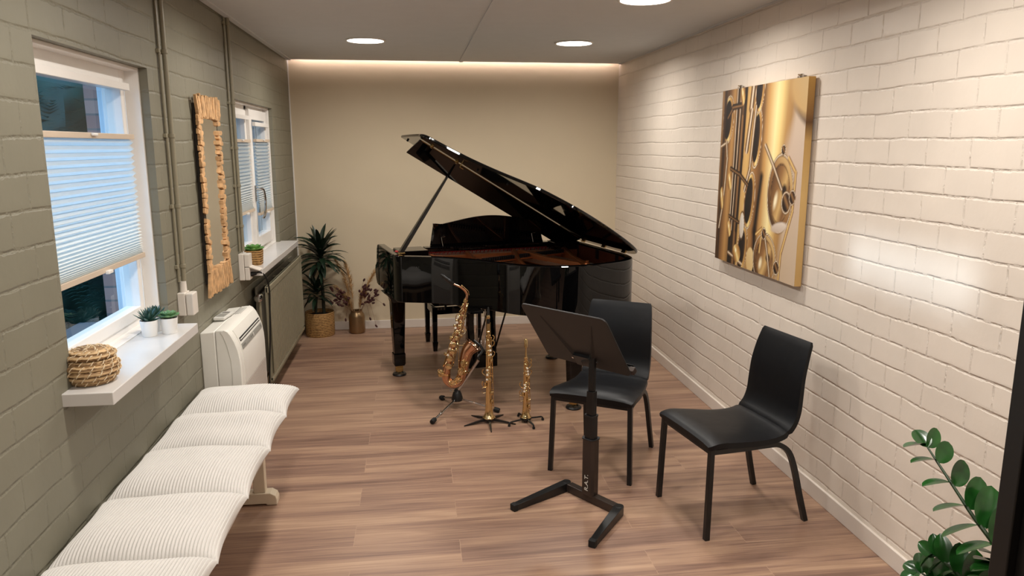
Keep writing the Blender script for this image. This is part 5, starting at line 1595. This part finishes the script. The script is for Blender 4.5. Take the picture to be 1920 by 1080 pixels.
sprigs = [((-0.222, -0.05, 0.458), 'far left and high'), ((-0.20, -0.07, 0.39), 'left, at mid height'), ((-0.235, -0.06, 0.33), 'leftmost and low'), ((-0.13, -0.08, 0.42), 'left of the middle'), ((-0.15, -0.09, 0.30), 'left, low in front'),
          ((0.088, -0.04, 0.533), 'single and tallest, above the vase'), ((0.131, -0.05, 0.473), 'right and high'), ((0.085, -0.08, 0.457), 'right of the middle'), ((0.214, -0.05, 0.382), 'far right, at mid height'), ((0.19, -0.03, 0.43), 'far right and high'), ((0.15, -0.09, 0.33), 'right, low in front'),
          ((0.192, -0.10, 0.083), 'hanging lowest on the right'), ((0.137, -0.10, 0.157), 'hanging on the right, close to the vase'), ((0.274, -0.08, 0.291), 'arching out rightmost'), ((-0.099, -0.09, 0.152), 'hanging on the left of the vase')]
for j, ((x, y, z), what) in enumerate(sprigs):
    t = thing('dried_sprig', 'dried dark podded sprig in the bronze vase, ' + what, 'dried plant', (VX, VY, 0), group='dried sprigs in the vase')
    b0 = Vector((max(-0.04, min(0.04, x * 0.2)), y * 0.3, 0.205)); e1 = Vector((x, y, z))
    apex = Vector((x * 0.62, y * 0.7, max(0.30, 0.22 + (z - 0.2) * 0.62)))
    if z < 0.3: apex = Vector((x * 0.65, y * 0.7, 0.33 - 0.02 * j % 0.03))
    if x > 0.25: apex = Vector((x * 0.5, y * 0.7, 0.36))
    pts = catmull([Vector((b0.x * 0.5, b0.y * 0.3, 0.05)), b0, apex, e1], 7)
    MB().tube(pts, 0.0012, 5).build('stem', M['dried'], t)
    np_ = 1 if 'single' in what or 'hanging' in what or 'arching' in what else 9
    for i in range(np_):
        pd = MB()
        base = pts[-1] if i == 0 else pts[-1 - int(i * 1.0)]
        off = Vector((0, 0, 0)) if i == 0 else Vector((random.uniform(-0.035, 0.035), random.uniform(-0.025, 0.015), random.uniform(-0.015, 0.035)))
        c = base + off
        if off.length > 0: pd.tube([base, c], 0.0008, 4)
        q = Vector((0, 0, 1)).rotation_difference((e1 - apex).normalized() + Vector((random.uniform(-.4, .4), 0, random.uniform(-.4, .4)))).to_matrix()
        pd.ball(c, 0.0105, 0.0090, 0.0175, 8, 6, q)
        pd.build('seed_pod', M['pod'], t)

# succulents and baskets on the sills
def aloe(parent, n, L, w, m, el0=0.25, el1=1.45, droop=-0.25):
    mb = MB()
    for i in range(n):
        a = i * 2.39996; el = el0 + (el1 - el0) * (i / n)
        d = Vector((math.cos(a) * math.cos(el), math.sin(a) * math.cos(el), math.sin(el)))
        ll = L * (1.0 - 0.25 * i / n)
        sd = d.cross(Vector((0, 0, 1))).normalized(); up = sd.cross(d)
        rings = []
        for f, q in ((0, 0.7), (0.3, 1.0), (0.65, 0.7), (0.9, 0.3), (1, 0.04)):
            p = d * (ll * f) + Vector((0, 0, 0.012 * f * f * 3 * (-droop)))
            rings.append([p + (sd * math.cos(2 * PI * k / 6) * w + up * math.sin(2 * PI * k / 6) * w * 0.45) * q for k in range(6)])
        mb.loft(rings)
    return mb.build('leaves', m, parent, smooth=50)
def rosette_succ(parent, R, m):
    mb = MB()
    i = 0
    for ringi, (cnt, el, rr_) in enumerate(((9, 0.25, 1.0), (8, 0.6, 0.85), (6, 0.95, 0.62), (4, 1.25, 0.42))):
        for k in range(cnt):
            a = 2 * PI * k / cnt + ringi * 0.35
            d = Vector((math.cos(a) * math.cos(el), math.sin(a) * math.cos(el), math.sin(el)))
            sd = Vector((-math.sin(a), math.cos(a), 0)); up = sd.cross(d); up = -up if up.z < 0 else up
            L = R * rr_
            rings = []
            for f, q in ((0.05, 0.35), (0.35, 0.75), (0.7, 1.0), (0.9, 0.62), (1.0, 0.06)):
                p = d * (L * f) + up * (L * 0.12 * f * f)
                rings.append([p + (sd * math.cos(2 * PI * j / 8) * R * 0.30 + up * math.sin(2 * PI * j / 8) * R * 0.09) * q for j in range(8)])
            mb.loft(rings)
    return mb.build('leaves', m, parent, smooth=60)
def small_pot(parent, r, h):
    MB().lathe([(0.001, 0), (r * 0.80, 0), (r * 0.82, 0.003), (r, h - 0.002), (r * 0.985, h), (r * 0.92, h - 0.001), (r * 0.90, h - 0.012), (0.001, h - 0.010)], n=32).build('pot', M['pot'], parent)
    MB().lathe([(0.001, h - 0.0095), (r * 0.89, h - 0.0105), (r * 0.89, h - 0.0100), (0.001, h - 0.006)], n=20).build('soil', M['soil'], parent)
ZS = 1.0205
t = thing('potted_succulent', 'spiky dark aloe like succulent in a white pot, front one on the near sill', 'plant', (0.022, 3.235, ZS), group='succulents in white pots')
small_pot(t, 0.036, 0.068)
aloe(t, 26, 0.068, 0.0085, M['succ_blue']).location = (0, 0, 0.06)
t = thing('potted_succulent', 'round green rosette succulent in a white pot, right one on the near sill', 'plant', (0.090, 3.275, ZS), group='succulents in white pots')
small_pot(t, 0.036, 0.068)
rosette_succ(t, 0.050, M['succ']).location = (0, 0, 0.066)
t = thing('potted_succulent', 'spiky blue green succulent in a white pot, half hidden behind the other two', 'plant', (0.018, 3.33, ZS), group='succulents in white pots')
small_pot(t, 0.034, 0.066)
aloe(t, 24, 0.058, 0.010, M['succ_blue'], 0.35).location = (0, 0, 0.058)
t = thing('potted_succulent', 'bright green rosette succulent in a woven pot on the far sill', 'plant', (0.045, 5.25, 1.0105))
wp = MB().loft([[(x * s_2, y * s_2, z) for x, y in rr_outline(0.11, 0.11, 0.025, 4)] for z, s_2 in ((0, 0.92), (0.004, 0.95), (0.095, 1.05), (0.10, 1.04), (0.10, 0.96), (0.085, 0.95))])
wp.build('woven_pot', M['seagrass'], t, smooth=40)
rosette_succ(t, 0.078, M['succ_lite']).location = (0, 0, 0.092)

t = thing('lidded_basket', 'round coiled rattan basket with a lid at the near end of the sill', 'basket', (0.045, 2.60, ZS))
def coil(prof, name, parent, m, rc=0.0075):
    """stack of coiled rings along a profile, with slanted pale stitches as a child"""
    prof = [(r * 0.90, z * 1.17) for r, z in prof]
    mb = MB()
    for r, z in prof:
        rings = []
        for k in range(33):
            a = 2 * PI * k / 32
            rings.append([(math.cos(a) * (r + rc * math.cos(b)), math.sin(a) * (r + rc * math.cos(b)), z + rc * math.sin(b)) for b in [2 * PI * q / 8 for q in range(8)]])
        mb.loft(rings, caps=False)
    o = mb.build(name, m, parent, smooth=60)
    sm = MB()
    for j, (r, z) in enumerate(prof):
        cnt = max(5, int(r * 2 * PI / 0.030))
        for k in range(cnt):
            a = 2 * PI * (k + 0.37 * (j % 3)) / cnt
            p = []
            for b in (-0.9, 0.0, 0.9):
                aa = a + b * 0.006 / max(r, 0.02)
                nz_ = 0.85 if j > 0 else 0.2
                p.append((math.cos(aa) * (r + (rc + 0.001) * math.cos(b)), math.sin(aa) * (r + (rc + 0.001) * math.cos(b)), z + (rc + 0.001) * math.sin(b)))
            sm.tube(p, 0.0018, 5)
            q = []
            for b in (0.9, 1.5, 2.1):
                aa = a + b * 0.006 / max(r, 0.02)
                q.append((math.cos(aa) * (r + (rc + 0.001) * math.cos(b)), math.sin(aa) * (r + (rc + 0.001) * math.cos(b)), z + (rc + 0.001) * math.sin(b)))
            sm.tube(q, 0.0018, 5)
    sm.build('raffia_stitching', M['stitch'], o, smooth=0)
    return o
coil([(0.070, 0.009), (0.083, 0.023), (0.090, 0.038), (0.089, 0.053), (0.079, 0.066)], 'coiled_body', t, M['rattan'], 0.009)
MB().lathe([(0.001, 0.002), (0.062, 0.002), (0.077, 0.03), (0.076, 0.060), (0.068, 0.082), (0.001, 0.084)], n=30).build('inner_wall', M['rattan'], t)
lidb = coil([(0.080, 0.083), (0.066, 0.091), (0.052, 0.095), (0.038, 0.097), (0.024, 0.098), (0.010, 0.099)], 'coiled_lid', t, M['rattan'], 0.0085)
MB().lathe([(0.001, 0.089), (0.070, 0.089), (0.062, 0.104), (0.001, 0.113)], n=30).build('lid_core', M['rattan'], lidb)

# ------------------------------------------------------------------ zz plant at the right edge
random.seed(8)
ZX, ZY = 2.80, 1.66
t = thing('zz_plant', 'glossy green plant with paired oval leaves in front of the cream brick wall', 'plant', (ZX, ZY, 0.30))
def zz_leaf(mb, base, d, nrm, L, w):
    d = V3(d).normalized(); s = d.cross(V3(nrm)).normalized(); up = s.cross(d)
    o = len(mb.v); n = 12
    for i in range(n + 1):
        f = i / n
        ww = w * ((4 * f * (1 - f)) ** 0.62 * (1.06 - 0.12 * f) + 0.02) if i < n else 0.0005
        p = V3(base) + d * (L * f) - up * (L * 0.10 * f * f)
        for q in (-1, -0.5, 0, 0.5, 1):
            mb.v.append(tuple(p + s * ww * q + up * (abs(q) * ww * 0.28)))
    for i in range(n):
        for j in range(4):
            a = o + i * 5 + j
            mb.f.append((a, a + 1, a + 6, a + 5))
def zz_stem(pts, n, L, w, face=(0.2, -1, 0.3), start=0.3, one_wide=True):
    P = catmull([V3(p) for p in pts], 6)
    k_ = len(P)
    so_ = MB().tube(P, [0.0105 - 0.0075 * i / (k_ - 1) for i in range(k_)], 8).build('stem', M['zz_stem'], t)
    mb = MB()
    for i in range(n):
        f = start + (1 - start) * i / (n - 1)
        x = f * (k_ - 1); i0 = min(int(x), k_ - 2)
        p = P[i0].lerp(P[i0 + 1], x - i0); tg_ = (P[i0 + 1] - P[i0]).normalized()
        fc_ = V3(face).normalized()
        sd = tg_.cross(fc_).normalized()
        ll = L * (1.0 - 0.35 * max(0, f - 0.55) / 0.45) * random.uniform(0.92, 1.06)
        sgn = 1
        zz_leaf(mb, p, tg_ * 0.75 + sd * sgn * 0.75 + fc_ * 0.15, fc_ + sd * random.uniform(-.2, .2), ll, w * ll / L)
        zz_leaf(mb, p + tg_ * 0.012, tg_ * 0.25 - sd * 0.95 + fc_ * 0.25, Vector((0.28, 0.30 + random.uniform(-0.15, 0.15), 0.9)), ll * 0.86, w * 0.85)
    zz_leaf(mb, P[-1], (P[-1] - P[-2]), V3(face), L * 0.6, w * 0.7)
    mb.build('leaves', M['zz'], so_, smooth=60)
zz_stem([(0.03, 0.0, 0.0), (0.005, 0.07, 0.31), (-0.03, 0.20, 0.44), (-0.03, 0.40, 0.555)], 7, 0.132, 0.038, (-0.25, -1, 0.35), 0.34)
zz_stem([(0.0, 0.02, 0.0), (-0.02, 0.12, 0.12), (-0.06, 0.22, 0.17), (-0.08, 0.30, 0.175)], 5, 0.12, 0.035, (-0.3, -0.8, 0.7), 0.35)
zz_stem([(-0.02, 0.0, 0.0), (-0.04, 0.08, 0.10), (-0.07, 0.15, 0.14), (-0.10, 0.20, 0.14)], 5, 0.12, 0.036, (-0.4, -0.8, 0.8), 0.3)
zz_stem([(0.02, -0.02, 0.0), (0.0, 0.03, 0.14), (-0.01, 0.08, 0.26), (0.0, 0.10, 0.33)], 5, 0.12, 0.036, (-0.3, -1, 0.4), 0.35)
zz_stem([(0.0, 0.04, 0.0), (-0.01, 0.13, 0.15), (-0.03, 0.20, 0.22), (-0.06, 0.27, 0.25)], 5, 0.11, 0.032, (-0.4, -1, 0.2), 0.4)
zz_stem([(0.04, 0.03, 0.0), (0.07, 0.12, 0.12), (0.10, 0.18, 0.20), (0.12, 0.22, 0.22)], 5, 0.11, 0.034, (-0.2, -1, 0.6), 0.35)
t = thing('plant_pot', 'dark pot of the glossy green plant below the edge of the photo', 'pot', (ZX, ZY, 0))
MB().lathe([(0.001, 0), (0.10, 0), (0.115, 0.01), (0.14, 0.30), (0.145, 0.32), (0.135, 0.32), (0.128, 0.298), (0.001, 0.299)], n=36).build('pot_wall', M['blackp'], t)
MB().lathe([(0.001, 0.2995), (0.127, 0.2985), (0.127, 0.2995), (0.001, 0.3005)], n=24).build('soil', M['soil'], t)
